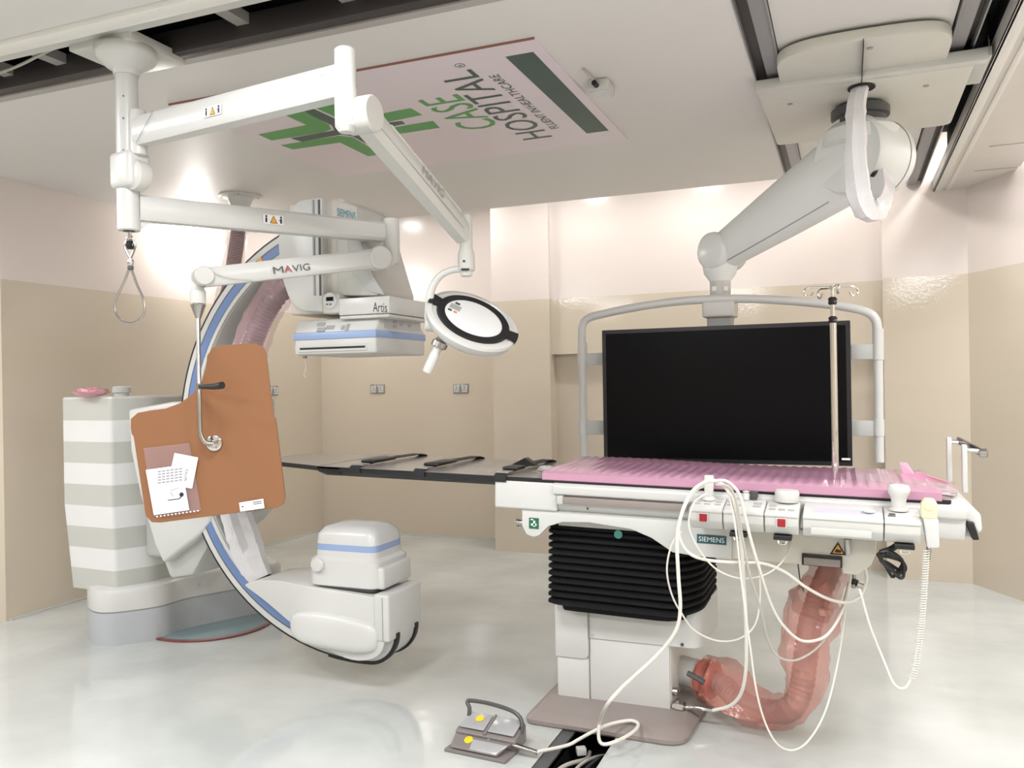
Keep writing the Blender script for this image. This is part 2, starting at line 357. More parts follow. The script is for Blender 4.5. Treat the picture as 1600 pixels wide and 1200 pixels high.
# ================================================================ ceiling suspension with two jointed arms
def vplane(x, y, p): return Pp(x, y, p, FW)
def sticker(p, r, u, w, h, parent):
    "white warning strip: pictogram, orange triangle, pictogram"
    p, r, u = V(p), V(r).normalized(), V(u).normalized(); n = r.cross(u)
    st = obj('warning_sticker', obox(p, r*w/2, u*h/2, n*.0006), PAPER, parent, 0)
    q = p+n*.0008
    flat('warning_triangle', [[q-r*h*.42-u*h*.4, q+r*h*.42-u*h*.4, q+u*h*.45]], INK, st, n*.0004)
    q = p+n*.0014
    flat('warning_triangle_fill', [[q-r*h*.32-u*h*.34, q+r*h*.32-u*h*.34, q+u*h*.32]], ORANGE, st, n*.0004)
    for s in (-1, 1):
        c = p+r*s*w*.36+n*.001
        flat('pictogram', [[c-r*.1*h-u*h*.35, c+r*.1*h-u*h*.35, c+r*.1*h+u*h*.15, c-r*.1*h+u*h*.15], [c-r*.28*h*s-u*h*.02, c-u*h*.1*s, c+u*h*.08]], INK, st, n*.0004)
        flat('pictogram_head', [[c+u*h*.3+(r*math.cos(a)+u*math.sin(a))*h*.12 for a in [i*math.pi/5 for i in range(10)]]], INK, st, n*.0004)
    return st
AX = Pz(197, 92, 2.63); AX.z = 0
DC = FW.dot(AX-V((0, 0, 0)))
def zc_(y): return Pd(199, y, DC).z
def ax(z): return V((AX.x, AX.y, z))
SU = thing('ceiling_suspension', (AX.x, AX.y, ZC), 'white ceiling suspension column with two jointed arms at upper left', 'support arm')
obj('mounting_plate', bevel(box(-2.70, -2.40, 2.29, 2.575, ZC-.02, ZC+.02), .004), OFFW, SU)
obj('ceiling_cup', lathe([(.001, 2.665), (.108, 2.665), (.111, 2.66), (.111, 2.638), (.104, 2.622), (.066, 2.592), (.05, 2.582), (.045, 2.565), (.001, 2.565)], ax(0), n=36), WHITE, SU)
z1, z2, z3 = zc_(240), zc_(297), zc_(361)
obj('column_tube', lathe([(.04, z1-.02), (.04, 2.57)], ax(0), n=28), WHITE, SU)
for yy in (150, 185, 235): obj('column_screw', lathe([(.004, 0), (.004, .0025)], Pd(193, yy, DC-.0385), -FW, 8), STEEL, SU)
A0 = Pd(225, 212, DC); zA = A0.z; A1 = Pz(540, 128, zA)
dA = (A1-A0); dA.z = 0; LA = dA.length; dA.normalize(); sA = V((-dA.y, dA.x, 0))
obj('hub_sleeve', bevel(prism([ax(z2)+dA*x+sA*y for x, y in ((-.05, -.05), (.075, -.05), (.075, .05), (-.05, .05))], (0, 0, z1-z2)), .022, 4), WHITE, SU)
obj('hub_lobe', lathe([(.04, -.03), (.055, -.022), (.058, 0), (.055, .022), (.04, .03)], ax(z2)+dA*.06+V((0, 0, .045)), sA, 24), OFFW, SU)
obj('arm_boss', lathe([(.022, 0), (.03, .004), (.03, .16), (.026, .17), (.001, .17)], ax(z1-.02)+dA*.066, n=24), WHITE, SU)
obj('lower_cylinder', lathe([(.001, z3), (.038, z3), (.0415, z3+.004), (.0415, z2)], ax(0), n=28), WHITE, SU)
obj('cylinder_socket', lathe([(.022, z3-.001), (.022, z3+.002)], ax(0), n=20), BLACK, SU)
def arm_beam(P0, P1, h0, h1, w0, w1, rise0=0, rise1=0):
    d = (P1-P0).normalized(); s = V((-d.y, d.x, 0)).normalized(); u = s.cross(d)*-1
    if u.z < 0: u = -u
    rings = []
    for t, hh, ww, ri in ((0, h0, w0, rise0), (.18, (h0*.8+h1*.2), (w0*.9+w1*.1)*1.02, 0), (.5, (h0+h1)/2, (w0+w1)/2*1.04, 0), (.8, h0*.2+h1*.8, w0*.1+w1*.9, 0), (1, h1, w1, rise1)):
        c = P0+(P1-P0)*t+u*ri
        rings.append([c+s*a*ww/2+u*b*hh/2 for a, b in ((-1, -.7), (-.7, -1), (.7, -1), (1, -.7), (1, .75), (.75, 1), (-.75, 1), (-1, .75))])
    return loft(rings), d, s, u
g, d, s, u = arm_beam(ax(zA)+dA*.07, A1, .105, .10, .062, .075, 0, .0)
ea = obj('extension_arm', g, WHITE, SU, 40)
obj('arm_seam', [tube([ax(zA)+dA*(.10+.10*t)-sA*.0335+V((0, 0, -.05+.1*t)) for t in (0, .3, .6, 1)], .0012, 6, 3), tube([A1-dA*(.28-.23*t)-sA*.039+V((0, 0, .045-.025*t*t)) for t in (0, .3, .6, 1)], .0012, 6, 3)], MGREY, ea)
_b0 = ax(zA)+dA*.07; q = _b0+(A1-_b0)*.44; fs = V((-(A1-_b0).y, (A1-_b0).x, 0)).normalized()
if fs.dot(FW) > 0: fs = -fs
rr = fs.cross(V((0, 0, 1)))*-1
st = sticker(q+fs*.0385-V((0, 0, .005)), V((0, 0, 1)).cross(fs), (0, 0, 1), .085, .034, ea)
# knuckle and lamp spring arm
kz0, kz1 = Pd(540, 203, FW.dot(A1)).z, Pd(540, 76, FW.dot(A1)).z
obj('knuckle', lathe([(.001, kz0-.012), (.022, kz0-.008), (.035, kz0+.01), (.036, (kz0+kz1)/2), (.034, (kz0+kz1)/2+.002), (.034, kz1-.006), (.028, kz1), (.001, kz1)], V((A1.x, A1.y, 0)), n=28), WHITE, SU)
B0 = Pd(566, 180, FW.dot(A1)+.02); B1 = Pd(724, 366, 3.30)
dB = (B1-B0).normalized(); sB = V((-dB.y, dB.x, 0)).normalized()
if sB.dot(FW) > 0: sB = -sB
obj('pivot_drum', lathe([(.001, -.048), (.052, -.048), (.058, -.042), (.058, .042), (.052, .048), (.001, .048)], B0, sB, 32), OFFW, SU)
obj('knuckle_bridge', tube([V((A1.x, A1.y, B0.z)), B0], .045, 16), WHITE, SU)
g, d, s, u = arm_beam(B0+dB*.03, B1, .092, .080, .072, .062)
sp = obj('spring_arm', g, OFFW, SU, 40)
obj('arm_cover', obox(B0+(B1-B0)*.52+u*.045, dB*(B1-B0).length*.36, s*.03, u*.006, .004), WHITE, sp)
obj('arm_groove', [obox(B0+(B1-B0)*.5+sB*.0365*k-u*.012, dB*(B1-B0).length*.42, u*.0012, sB*.0006) for k in (1, -1)], MGREY, sp)
text('lettering', 'MAVIG', B0+dB*.34+sB*.038+u*.002, dB*.17, u*.032, MGREY, sp, .0006)
text('lettering', 'MAVIG', B0+(B1-B0)*.42+u*.0515+s*(-.014), dB*.17, s*.028, MGREY, sp, .0006) if s.cross(dB).dot(u) < 0 else text('lettering', 'MAVIG', B0+(B1-B0)*.42+u*.0515+s*.014, dB*.17, s*-.028, MGREY, sp, .0006)
D1_ = FW.dot(B1); e1 = Pd(728, 370, D1_)
obj('lamp_socket', lathe([(.028, Pd(728, 424, D1_).z), (.034, Pd(728, 422, D1_).z), (.034, Pd(728, 398, D1_).z), (.026, Pd(728, 388, D1_).z), (.026, Pd(728, 340, D1_).z), (.02, Pd(728, 336, D1_).z)], V((e1.x, e1.y, 0)), n=24), OFFW, SU)
obj('socket_slot', [obox(Pd(727, 421, D1_-.034), RT*.016, UP*.004, FW*.002), obox(Pd(725, 408, D1_-.034), RT*.004, UP*.004, FW*.002)], BLACK, SU)
# lower extension arm
C0 = Pd(222, 324, DC); zB = C0.z; C1 = Pz(597, 363, zB)
dC = (C1-C0); dC.z = 0; dC.normalize(); sC = V((-dC.y, dC.x, 0))
g, d, s, u = arm_beam(ax(zB)+dC*.035, C1, .095, .085, .07, .075)
la = obj('extension_arm', g, WHITE, SU, 40)
obj('arm_gusset', prism([ax(zB-.045)+dC*.03-sC*.012, ax(zB-.045)+dC*.085-sC*.012, ax(zB-.085)+dC*.035-sC*.012], sC*.024), OFFW, SU)
_b0 = ax(zB)+dC*.035; fs = V((-(C1-_b0).y, (C1-_b0).x, 0)).normalized()
if fs.dot(FW) > 0: fs = -fs
sticker(_b0+(C1-_b0)*.50+fs*.041, V((0, 0, 1)).cross(fs), (0, 0, 1), .085, .038, la)
DH = FW.dot(C1)
H0 = Pd(612, 372, DH); hz0, hz1 = Pd(612, 411, DH).z, Pd(612, 341, DH).z
obj('elbow_post', lathe([(.001, hz0-.01), (.025, hz0-.004), (.036, hz0+.012), (.036, hz1-.004), (.03, hz1), (.001, hz1)], V((H0.x, H0.y, 0)), n=24), WHITE, SU)
E0 = Pd(590, 404, DH-.05); E1 = Pd(318, 434, 3.30)
dE = (E1-E0).normalized(); sE = V((-dE.y, dE.x, 0)).normalized()
if sE.dot(FW) > 0: sE = -sE
obj('elbow_bridge', tube([V((H0.x, H0.y, E0.z)), E0], .034, 16), WHITE, SU)
obj('pivot_drum', lathe([(.001, -.045), (.046, -.045), (.052, -.04), (.052, .04), (.047, .045), (.001, .046)], E0, sE, 32), WHITE, SU)
g, d, s, u = arm_beam(E0+dE*.03, E1, .082, .075, .07, .055)
la2 = obj('spring_arm', g, WHITE, SU, 40)
_q = Pp(428, 428, E0+sE*.039, sE)
text('lettering', 'M', _q, dE*-.042, u*.028, DGREY, la2, .0006)
text('lettering', 'VIG', _q-dE*.080, dE*-.075, u*.028, DGREY, la2, .0006)
text('lettering_accent', 'A', _q-dE*.045, dE*-.033, u*.028, RED, la2, .0007)
obj('arm_seam', tube([Pp(x, y, E0+sE*.0365, sE) for x, y in ((325, 421), (345, 431), (370, 437), (395, 438))], .0012, 6, 3), MGREY, la2)
obj('end_drum', lathe([(.001, -.04), (.034, -.04), (.038, -.035), (.038, .035), (.034, .04), (.001, .041)], Pd(317, 432, 3.29), sE, 28), OFFW, SU)
e2 = Pd(309, 440, 3.32)
obj('end_elbow', lathe([(.03, Pd(309, 474, 3.32).z), (.03, Pd(309, 455, 3.32).z), (.025, Pd(309, 453, 3.32).z), (.025, Pd(309, 425, 3.32).z), (.018, Pd(309, 420, 3.32).z)], V((e2.x, e2.y, 0)), n=24), WHITE, SU)

# wire loop hanging under the column
lp = thing('wire_loop', ax(z3-.02), 'thin steel wire rope loop hanging under the suspension column', 'wire loop')
def L_(pts, r, k=6, m_=STEEL, name='wire', D=DC): return obj(name, tube([Pd(x, y, D) for x, y in pts], r, 8, k), m_, lp)
L_([(203, 362), (203, 372)], .006, 0, CHROME, 'shackle')
obj('shackle_bow', tube([Pd(203+6*math.sin(a), 377-8*math.cos(a), DC) for a in [i*math.pi/8 for i in range(17)]], .004, 8), CHROME, lp)
obj('thimble', lathe([(.012, -.01), (.016, -.008), (.016, .008), (.012, .01)], Pd(203, 383, DC), RT, 14), BLACK, lp)
L_([(205, 406), (197, 392), (195, 383), (199, 376), (207, 376), (211, 383), (209, 392), (203, 406)], .0045)
obj('ferrule', lathe([(.01, 0), (.012, .003), (.012, .017), (.01, .02)], Pd(204, 414, DC), (0, 0, 1), 12), CHROME, lp)
obj('ferrule', lathe([(.008, 0), (.011, .003), (.011, .014), (.008, .016)], Pd(204, 422, DC), (0, 0, 1), 12), DGREY, lp)
L_([(202, 420), (192, 445), (181, 468), (180, 488), (190, 501), (203, 505), (216, 501), (225, 488), (224, 468), (214, 445), (205, 420)], .0045)

# ================================================================ round examination lamp
LM = thing('examination_lamp', Pd(728, 425, D1_), 'round white examination lamp with black ring hanging from curved yoke', 'lamp')
obj('yoke_spigot', lathe([(.02, 0), (.024, .004), (.024, .035), (.02, .04)], Pd(729, 432, D1_), (0, 0, 1), 20), WHITE, LM)
obj('yoke', tube([Pd(x, y, D1_) for x, y in ((727, 421), (706, 422), (688, 431), (676, 448), (671, 470), (670, 492), (671, 508))], [.013, .014, .016, .019], 16, 6), WHITE, LM)
nL = (RT*.36+UP*.75-FW*.56).normalized(); cL = Pd(739, 500, D1_)
majL = (RT*math.cos(math.radians(25))-UP*math.sin(math.radians(25))); majL = (majL-nL*majL.dot(nL)).normalized(); minL = nL.cross(majL)
RL = .192
hd = obj('lamp_body', lathe([(.001, -.075), (.10, -.075), (.15, -.062), (.183, -.035), (RL, -.006), (RL-.004, .004), (RL-.02, .006), (RL-.024, .001), (.001, .001)], cL, nL, 56), WHITE, LM)
def Lp(a, r, h): return cL+(majL*math.cos(a)+minL*math.sin(a))*r+nL*h
ring = [Lp(i*math.pi/32, .150, .010) for i in range(64)]; rin = [Lp(i*math.pi/32, .122, .010) for i in range(64)]
obj('black_ring', loft([[Lp(i*math.pi/32, r, h) for i in range(64)] for r, h in ((.152, .0), (.150, .011), (.121, .011), (.119, .0))], cap=False), BLACK, LM)
for a0 in (0, math.pi):
    obj('black_tab', loft([[Lp(a0+t, r, h) for t in (-.2, -.1, 0, .1, .2)] for r, h in ((.148, .004), (.148, .011), (.190, .011), (.193, .002))], cap=False, closed=False), BLACK, LM)
obj('lens_cover', lathe([(.122, .0), (.120, .008), (.09, .010), (.001, .011)], cL, nL, 48), mat('white_gloss_cover', (226, 228, 228), .15), LM)
for a, b, w_, h_, m_, nm in ((-.085, .012, .022, .017, LCD, 'display'), (-.085, .045, .010, .006, DGREY, 'button'), (-.098, -.022, .008, .005, DGREY, 'button'), (-.075, -.022, .006, .005, mat('salmon_button', (206, 120, 104), .5), 'button')):
    obj(nm, obox(cL+majL*a*1+minL*b*1+nL*.0115, majL*w_, minL*h_, nL*.0012), m_, LM)
obj('pivot_knob', [lathe([(.02, -.03), (.026, -.026), (.026, .02), (.03, .024), (.03, .05), (.02, .055)], Pd(676, 508, D1_-.01), RT*.95-UP*.1, 20)], WHITE, LM)
obj('knob_badge', lathe([(.018, 0), (.018, .003)], Pd(667, 507, D1_-.012), -RT-FW*.4, 16), mat('badge_blue', (70, 96, 140), .4), LM)
hdir = (Pd(667, 579, D1_-.05)-Pd(690, 528, D1_-.05)).normalized()
obj('handle_cone', lathe([(.010, -.01), (.022, .02), (.024, .025), (.032, .03), (.032, .05), (.02, .055)], Pd(693, 524, D1_-.05), hdir, 20), STEEL, LM)
obj('handle_grip', lathe([(.022, .05), (.022, .055), (.0165, .06), (.0165, .075), (.0195, .08), (.0195, .155), (.017, .16), (.001, .161)], Pd(693, 524, D1_-.05), hdir, 20), WHITE, LM)

# ================================================================ orange lead glass shield on its rod
SH = thing('radiation_shield', Pd(309, 476, 3.32), 'orange-brown radiation shield sheet hanging on a bent steel rod', 'shield')
nS = V((.40, -.915, 0)).normalized(); pS = Pd(335, 692, 3.30)
def c5(x, y): return Pp(60+x/3.636, 520+y/3.636, pS, nS)
outl = [(955, 130), (985, 85), (1040, 70), (1225, 58), (1270, 75), (1290, 110), (1333, 478), (1344, 486), (1347, 505), (1400, 930), (1390, 975), (1350, 995), (690, 1080), (640, 1078), (605, 1040), (536, 590), (525, 575), (520, 540), (520, 490), (560, 455), (640, 440), (720, 430), (800, 400), (870, 350), (925, 275), (948, 200)]
obj('shield_sheet', prism([c5(*p)-nS*.006 for p in outl], nS*-.012, .0015, 1), mat('orange_lead_acrylic', (138, 95, 65), .28, var=.015, vscale=2), SH, 30)
obj('rod_cone', lathe([(.03, Pd(309, 476, 3.32).z), (.029, Pd(309, 478, 3.32).z), (.012, Pd(309, 496, 3.32).z), (.009, Pd(309, 499, 3.32).z)], V((e2.x, e2.y, 0)), n=20), STEEL, SH)
rodp = [V((e2.x, e2.y, Pd(309, 495, 3.32).z)), Pd(311, 600, 3.25), Pd(312, 665, 3.24), Pd(314, 680, 3.24), Pd(321, 691, 3.245), Pd(333, 693, 3.26)]
obj('rod', tube(rodp, .0085, 14, 5), STEEL, SH)
obj('joint_flange', lathe([(.03, -.004), (.031, .0), (.031, .006), (.026, .008), (.012, .008), (.012, .018), (.001, .02)], pS, nS, 28), CHROME, SH)
for k in range(4):
    a = k*math.pi/2+.5; uS = V((0, 0, 1)); rS = uS.cross(nS)
    obj('flange_bolt', lathe([(.004, .008), (.004, .0105)], pS+(rS*math.cos(a)+uS*math.sin(a))*.021, nS, 8), STEEL, SH)
obj('handle_clamp', lathe([(.013, -.012), (.013, .012)], Pd(311, 604, 3.25), (0, 0, 1), 16), STEEL, SH)
obj('handle_grip', tube([Pd(313, 604, 3.24), Pd(335, 604, 3.16), Pd(347, 602, 3.13)], [.009, .012, .014], 14), BLACK, SH)
BAG = mat('clear_plastic_sleeve', (190, 170, 180), .12, alpha=.16)
pk = thing('document_sleeve', c5(760, 840), 'clear plastic sleeve with two printed papers stuck on the orange shield', 'document sleeve')
def s5(pts, lift): return [c5(*p)+nS*lift for p in pts]
flat('sleeve', [s5([(598, 655), (858, 626), (925, 1010), (660, 1045)], .001)], BAG, pk, nS*.0008)
flat('paper_sheet', [s5([(775, 682), (910, 708), (875, 885), (735, 860)], .003)], PAPER, pk, nS*.0006)
p2 = flat('paper_sheet', [s5([(612, 778), (815, 750), (860, 1006), (658, 1035)], .004)], PAPER, pk, nS*.0006)
GINK = mat('grey_ink', (150, 150, 156), .6)
flat('printed_table', [s5([(680+i*24, 785-i*3.2+j*16), (698+i*24, 782.5-i*3.2+j*16), (700+i*24, 790-i*3.2+j*16), (682+i*24, 792.5-i*3.2+j*16)], .0052) for i in range(6) for j in range(5)], GINK, p2, nS*.0003)
flat('printed_drawing', [s5([(738, 948), (800, 940), (800, 945), (738, 953)], .0052), s5([(800, 940), (815, 925), (819, 929), (803, 946)], .0052), s5([(816+13*math.cos(a), 918+13*math.sin(a)) for a in [i*math.pi/5 for i in range(10)]], .0052)], INK, p2, nS*.0003)
flat('printed_outline', [s5([(750, 905), (768, 930), (772, 928), (754, 903)], .0052), s5([(752, 900), (800, 880), (800, 877), (751, 896)], .0052)], GINK, p2, nS*.0003)
_a = c5(845, 840)+nS*.0038; text('printed_lettering', 'NOTICE', _a, c5(853, 775)-c5(845, 840), c5(830, 838)-c5(845, 840), INK, pk, .0006)
flat('sleeve_scale', [s5([(672+i*21, 1040-i*3), (682+i*21, 1038.5-i*3), (683+i*21, 1046-i*3), (673+i*21, 1047.5-i*3)], .005) for i in range(12)], PAPER, pk, nS*.0003)
lb = tag(flat('maker_label', [s5([(1140, 965), (1278, 942), (1285, 996), (1147, 1016)], .0005)], PAPER, None, nS*.0006), 'small white maker label at the lower right of the orange shield', 'label')
_o = c5(1180, 1008)+nS*.0012; text('lettering', 'MAVIG', c5(1258, 993)+nS*.0012, c5(1180, 1005)-c5(1258, 993), c5(1259, 1008)-c5(1258, 993), INK, lb, -.0006)
flat('print_line', [s5([(1218, 962), (1268, 954), (1268, 958), (1218, 966)], .0013), s5([(1222, 972), (1270, 964), (1270, 968), (1222, 976)], .0013), s5([(1156, 985), (1166, 983), (1166, 990), (1156, 992)], .0013)], INK, lb, nS*.0003)

# ================================================================ floor standing C-arm X-ray machine
CX, CZ, CR, CY = -2.077, 1.158, 1.028, 3.25
XR = thing('c_arm_xray_machine', (-3.6, 3.6, 0), 'white floor standing X-ray machine with large C shaped arm', 'x-ray machine')
# foot
FA = Pz(360, 934, .18)-Pz(255, 953, .18); FA.z = 0; FA.normalize(); FB = V((-FA.y, FA.x, 0))
def fp(l, o): # plan coordinates along the foot arm
    a = FA; b = FB; p = V((-3.80, 3.31, 0)); return p+a*l+b*o
plan = rpoly([fp(.05, -.07), fp(.32, -.13), fp(.46, -.04), fp(1.1, -.02), fp(1.12, .36), fp(.2, .46), fp(.04, .3), fp(.0, .06)], [.1, .12, .1, .1, .1, .15, .1, .1], 8)
c_ = sum(plan, V())/len(plan)
obj('foot_lower', loft([[p for p in plan], [p+V((0, 0, .012)) for p in plan], [p+V((0, 0, .175)) for p in plan]]), mat('foot_grey', (176, 180, 184), .35), XR)
obj('foot_shadow_gap', loft([[c_+(p-c_)*.985+V((0, 0, .172)) for p in plan], [c_+(p-c_)*.985+V((0, 0, .185)) for p in plan]]), MGREY, XR)
obj('foot_upper', loft([[c_+(p-c_)*1.0+V((0, 0, .183)) for p in plan], [c_+(p-c_)*1.0+V((0, 0, .27)) for p in plan], [c_+(p-c_)*.97+V((0, 0, .295)) for p in plan], [c_+(p-c_)*.9+V((0, 0, .305)) for p in plan]]), WHITE, XR)
obj('foot_seam', [obox(fp(.47, -.042)+V((0, 0, .15)), V((0, 0, 1))*.14, FA*.0015, FB*.002)], MGREY, XR)
for l, z in ((.50, .12), (.56, .12), (.50, .25), (.56, .25), (.56, .06)): obj('foot_screw', lathe([(.006, 0), (.006, .003)], fp(l, -.039)+V((0, 0, z)), -FB, 10), LGREY, XR)
pd_ = Pz(330, 975, 0); pd_.z = 0
obj('floor_disc', lathe([(.001, .012), (.33, .012), (.35, .006), (.352, 0)], pd_, n=48), mat('floor_disc_teal', (120, 140, 142), .25), XR)
obj('floor_disc_edge', lathe([(.352, .0), (.356, .009), (.349, .011)], pd_, n=48), mat('floor_disc_edge_brown', (128, 70, 66), .4), XR)
# striped column: one band panel above the other
def sring(z, t):
    k = 1 if t < .55 else 1-(t-.55)*.22
    x0, x1, y0, y1 = -4.10, -3.665, 3.375, 3.86
    cx, cy = -3.80, 3.64
    c = [(x0, y0+.02), (x1-.05, y0), (x1+.05, y0+.20), (x1+.05, y1), (x0, y1)]
    c = [V((cx+(a-cx)*k, cy+(b-cy)*(1 if b > 3.5 else k), z)) for a, b in c]
    return rpoly(c, [.012, .02, .04, .03, .02], 3)
ztop, zbot = 1.335, .275; NB = 9
BW, BG = mat('band_white', (218, 219, 217), .45), mat('band_grey', (188, 189, 183), .45)
for i in range(NB):
    t0, t1 = i/NB, (i+1)/NB
    obj('band_panel', loft([sring(ztop+(zbot-ztop)*t0, t0), sring(ztop+(zbot-ztop)*t1, t1)]), BG if i % 2 == 0 else BW, XR)
obj('column_top', loft([sring(ztop, 0), [p*.985+V((-3.85, 3.6, ztop+.012))*.015 for p in sring(ztop+.012, 0)]]), WHITE, XR)
obj('top_knob', lathe([(.04, 0), (.04, .02), (.05, .022), (.05, .05), (.042, .058), (.001, .06)], Pz(190, 619, ztop+.012), n=24), WHITE, XR)
# carrier housing between column and C
Yc0 = 3.24
ch = [Py(x, y, Yc0) for x, y in ((199, 640), (266, 628), (330, 626), (330, 815), (312, 836), (254, 881), (240, 850), (218, 775), (203, 705))]
obj('arm_carrier', prism(ch, (0, .50, 0), .018, 3), WHITE, XR)
obj('carrier_neck', prism([V((-3.64, 3.52, .45)), V((-3.45, 3.52, .45)), V((-3.45, 3.52, 1.24)), V((-3.64, 3.52, 1.24))], (0, .25, 0), .03, 3), LGREY, XR)
obj('carrier_underside', prism([Py(x, y, 3.30) for x, y in ((254, 875), (312, 830), (330, 845), (300, 900), (265, 905))], (0, .36, 0), .02, 2), LGREY, XR)
# the C itself
def cpath():
    out = []
    for i in range(57):
        a = math.radians(97+(273-97)*i/56); out.append((CX+CR*math.cos(a), CZ+CR*math.sin(a), math.cos(a), math.sin(a)))
    a = math.radians(273); rc = .14; ox, oz = CX+(CR-rc)*math.cos(a), CZ+(CR-rc)*math.sin(a)
    for i in range(1, 11):
        b = a+math.radians(88)*i/10; out.append((ox+rc*math.cos(b), oz+rc*math.sin(b), math.cos(b), math.sin(b)))
    return out
CP = cpath()
def cband(r0, r1, y0, y1, i0=0, i1=None):
    pts = CP[i0:i1]
    return loft([[(x-nx*a, y, z-nz*a) for a, y in ((r0, y0), (r1, y0), (r1, y1), (r0, y1))] for x, z, nx, nz in pts])
ENDB = [cband(-.012, .004, CY-.003, CY+.02, 52), cband(-.012, .004, CY+.17, CY+.193, 52)]
ca = obj('c_arm', cband(.004, .098, CY, CY+.19), WHITE, XR)
obj('rim_seal', [cband(-.004, .004, CY-.001, CY+.02), cband(-.004, .004, CY+.17, CY+.191)], BLACK, ca)
for g in ENDB: obj('end_bumper', g, BLACK, ca)
obj('rim_cover', cband(-.001, .006, CY+.02, CY+.17), WHITE, ca)
obj('blue_strip', cband(.040, .078, CY-.004, CY+.002, 2, 52), DBLUE, ca)
obj('strip_edge', cband(.034, .040, CY-.003, CY+.002, 2, 52), DGREY, ca)
obj('inner_track', cband(.097, .104, CY+.012, CY+.178, 0, 50), LGREY, ca)
obj('control_strip', [lathe([(.007, 0), (.007, .002)], Py(398, 411, CY-.005), (0, -1, 0), 14)], WHITE, ca)
obj('warning_mark', prism([Py(401, 408, CY-.005), Py(408, 401, CY-.005), Py(411, 409, CY-.005)], (0, -.001, 0)), ORANGE, ca)
# X-ray tube end
Yt = 3.19
th = [Py(x, y, Yt) for x, y in ((380, 914), (400, 906), (440, 907), (475, 916), (540, 926), (600, 936), (602, 1005), (590, 1030), (550, 1035), (500, 1010), (455, 975), (415, 940))]
th = rpoly(th, [.02, .05, .1, .1, 0, .02, .06, .06, .1, .1, .1, .05], 4)
tb = obj('tube_carriage', prism(th, (0, .28, 0), .02, 4), WHITE, XR)
xe = Py(600, 960, Yt-.01).x
obj('tube_end_box', bevel(box(xe-.06, xe+.02, Yt-.005, Yt+.30, Py(600, 1004, Yt).z, Py(600, 930, Yt).z), .012, 3), WHITE, XR)
obj('end_box_seam', box(xe-.012, xe-.009, Yt-.007, Yt, Py(600, 1002, Yt).z, Py(600, 934, Yt).z), MGREY, XR)
def sell(c, ax_, ay, az, e=.5, n=14, m2=20):
    vs, fs = [], []
    sp_ = lambda v: math.copysign(abs(v)**e, v)
    rings = []
    for i in range(n+1):
        ph = -math.pi/2+math.pi*i/n
        rings.append([V(c)+V(ax_)*sp_(math.cos(ph))*sp_(math.cos(t))+V(az)*sp_(math.cos(ph))*sp_(math.sin(t))+V(ay)*sp_(math.sin(ph)) for t in [2*math.pi*j/m2 for j in range(m2)]])
    return loft(rings)
obj('carriage_bulge', sell(Py(521, 987, Yt)+V((0, .01, 0)), (.235, 0, -.012), (0, .045, 0), (0, 0, .082), .62, 16, 28), WHITE, XR)
tz0 = Py(480, 911, 3.2).z-.01
t0x, t1x = Py(481, 900, 3.2).x, Py(589, 925, 3.2).x
def tring(z, i, jx=0):
    return rpoly([V((t0x+i, 3.2+i, z)), V((t1x-i, 3.2+i, z)), V((t1x-i, 3.50-i, z)), V((t0x+i, 3.50-i, z))], .05, 5)
tu = obj('x_ray_tube_housing', loft([tring(tz0, .012), tring(tz0+.008, 0), tring(tz0+.12, 0), tring(tz0+.135, .018), tring(tz0+.165, .02)]), WHITE, XR)
obj('blue_stripe', loft([tring(tz0+.163, .0195), tring(tz0+.192, .0195)]), BLUE, tu)
obj('housing_lid', loft([tring(tz0+.190, .02), tring(tz0+.235, .024), tring(tz0+.262, .045), tring(tz0+.275, .085), tring(tz0+.28, .13)]), WHITE, tu, 60)
obj('housing_base', loft([tring(tz0-.014, .02), tring(tz0+.002, .02)]), DGREY, tu)
obj('side_boss', lathe([(.034, 0), (.034, .01), (.028, .018), (.001, .02)], Py(497, 882, 3.2), (0, -1, 0), 20), WHITE, tu)
obj('side_ledge', bevel(box(t1x-.02, t1x+.022, 3.22, 3.48, tz0+.0, tz0+.10), .015, 3), WHITE, tu)
# flat detector with its lift
Yd = 3.2; dx0, dx1 = -2.372, -1.935
prof = [(Yd, 1.528), (Yd-.006, 1.56), (Yd, 1.64), (Yd+.035, 1.692), (3.60, 1.692), (3.66, 1.64), (3.66, 1.528)]
DT = obj('flat_detector', bevel(prism([V((dx0, y, z)) for y, z in prof], (dx1-dx0, 0, 0)), .012, 3), WHITE, XR)
obj('blue_stripe', bevel(prism([V((dx0-.002, y, z)) for y, z in ((Yd-.010, 1.598), (Yd-.008, 1.632), (3.663, 1.632), (3.663, 1.598))], (dx1-dx0+.005, 0, 0)), .004), BLUE, DT)
obj('slot', box(Py(470, 545, Yd).x, Py(572, 548, Yd).x, Yd-.0085, Yd-.002, 1.553, 1.562), BLACK, DT)
obj('slot_frame', [box(Py(467, 545, Yd).x, Py(574, 548, Yd).x, Yd-.0075, Yd-.002, 1.543, 1.572)], OFFW, DT)
def onslope(x, y): return Pp(x, y, (0, Yd, 1.64), V((0, -.052, .035)))
ns = V((0, -.83, .56)).normalized()
for x, y, w_ in ((502, 507, .022), (502, 515, .022), (516, 512, .022), (536, 512, .009)):
    obj('button', obox(onslope(x, y), V((w_, 0, 0)), V((0, .56, .83))*.011, ns*.003, .002), BTN, DT)
obj('button', obox(onslope(543, 512), V((.009, 0, 0)), V((0, .56, .83))*.022, ns*.003, .002), BTN, DT)
sd = obj('side_panel', obox((dx1+.0015, 3.44, 1.664), (.001, 0, 0), (0, .17, 0), (0, 0, .022)), LGREY, DT)
for yy, zz in ((3.36, 1.675), (3.36, 1.655), (3.42, 1.667), (3.50, 1.665)): obj('side_button', obox((dx1+.003, yy, zz), (.001, 0, 0), (0, .015, 0), (0, 0, .007)), BTN, DT)
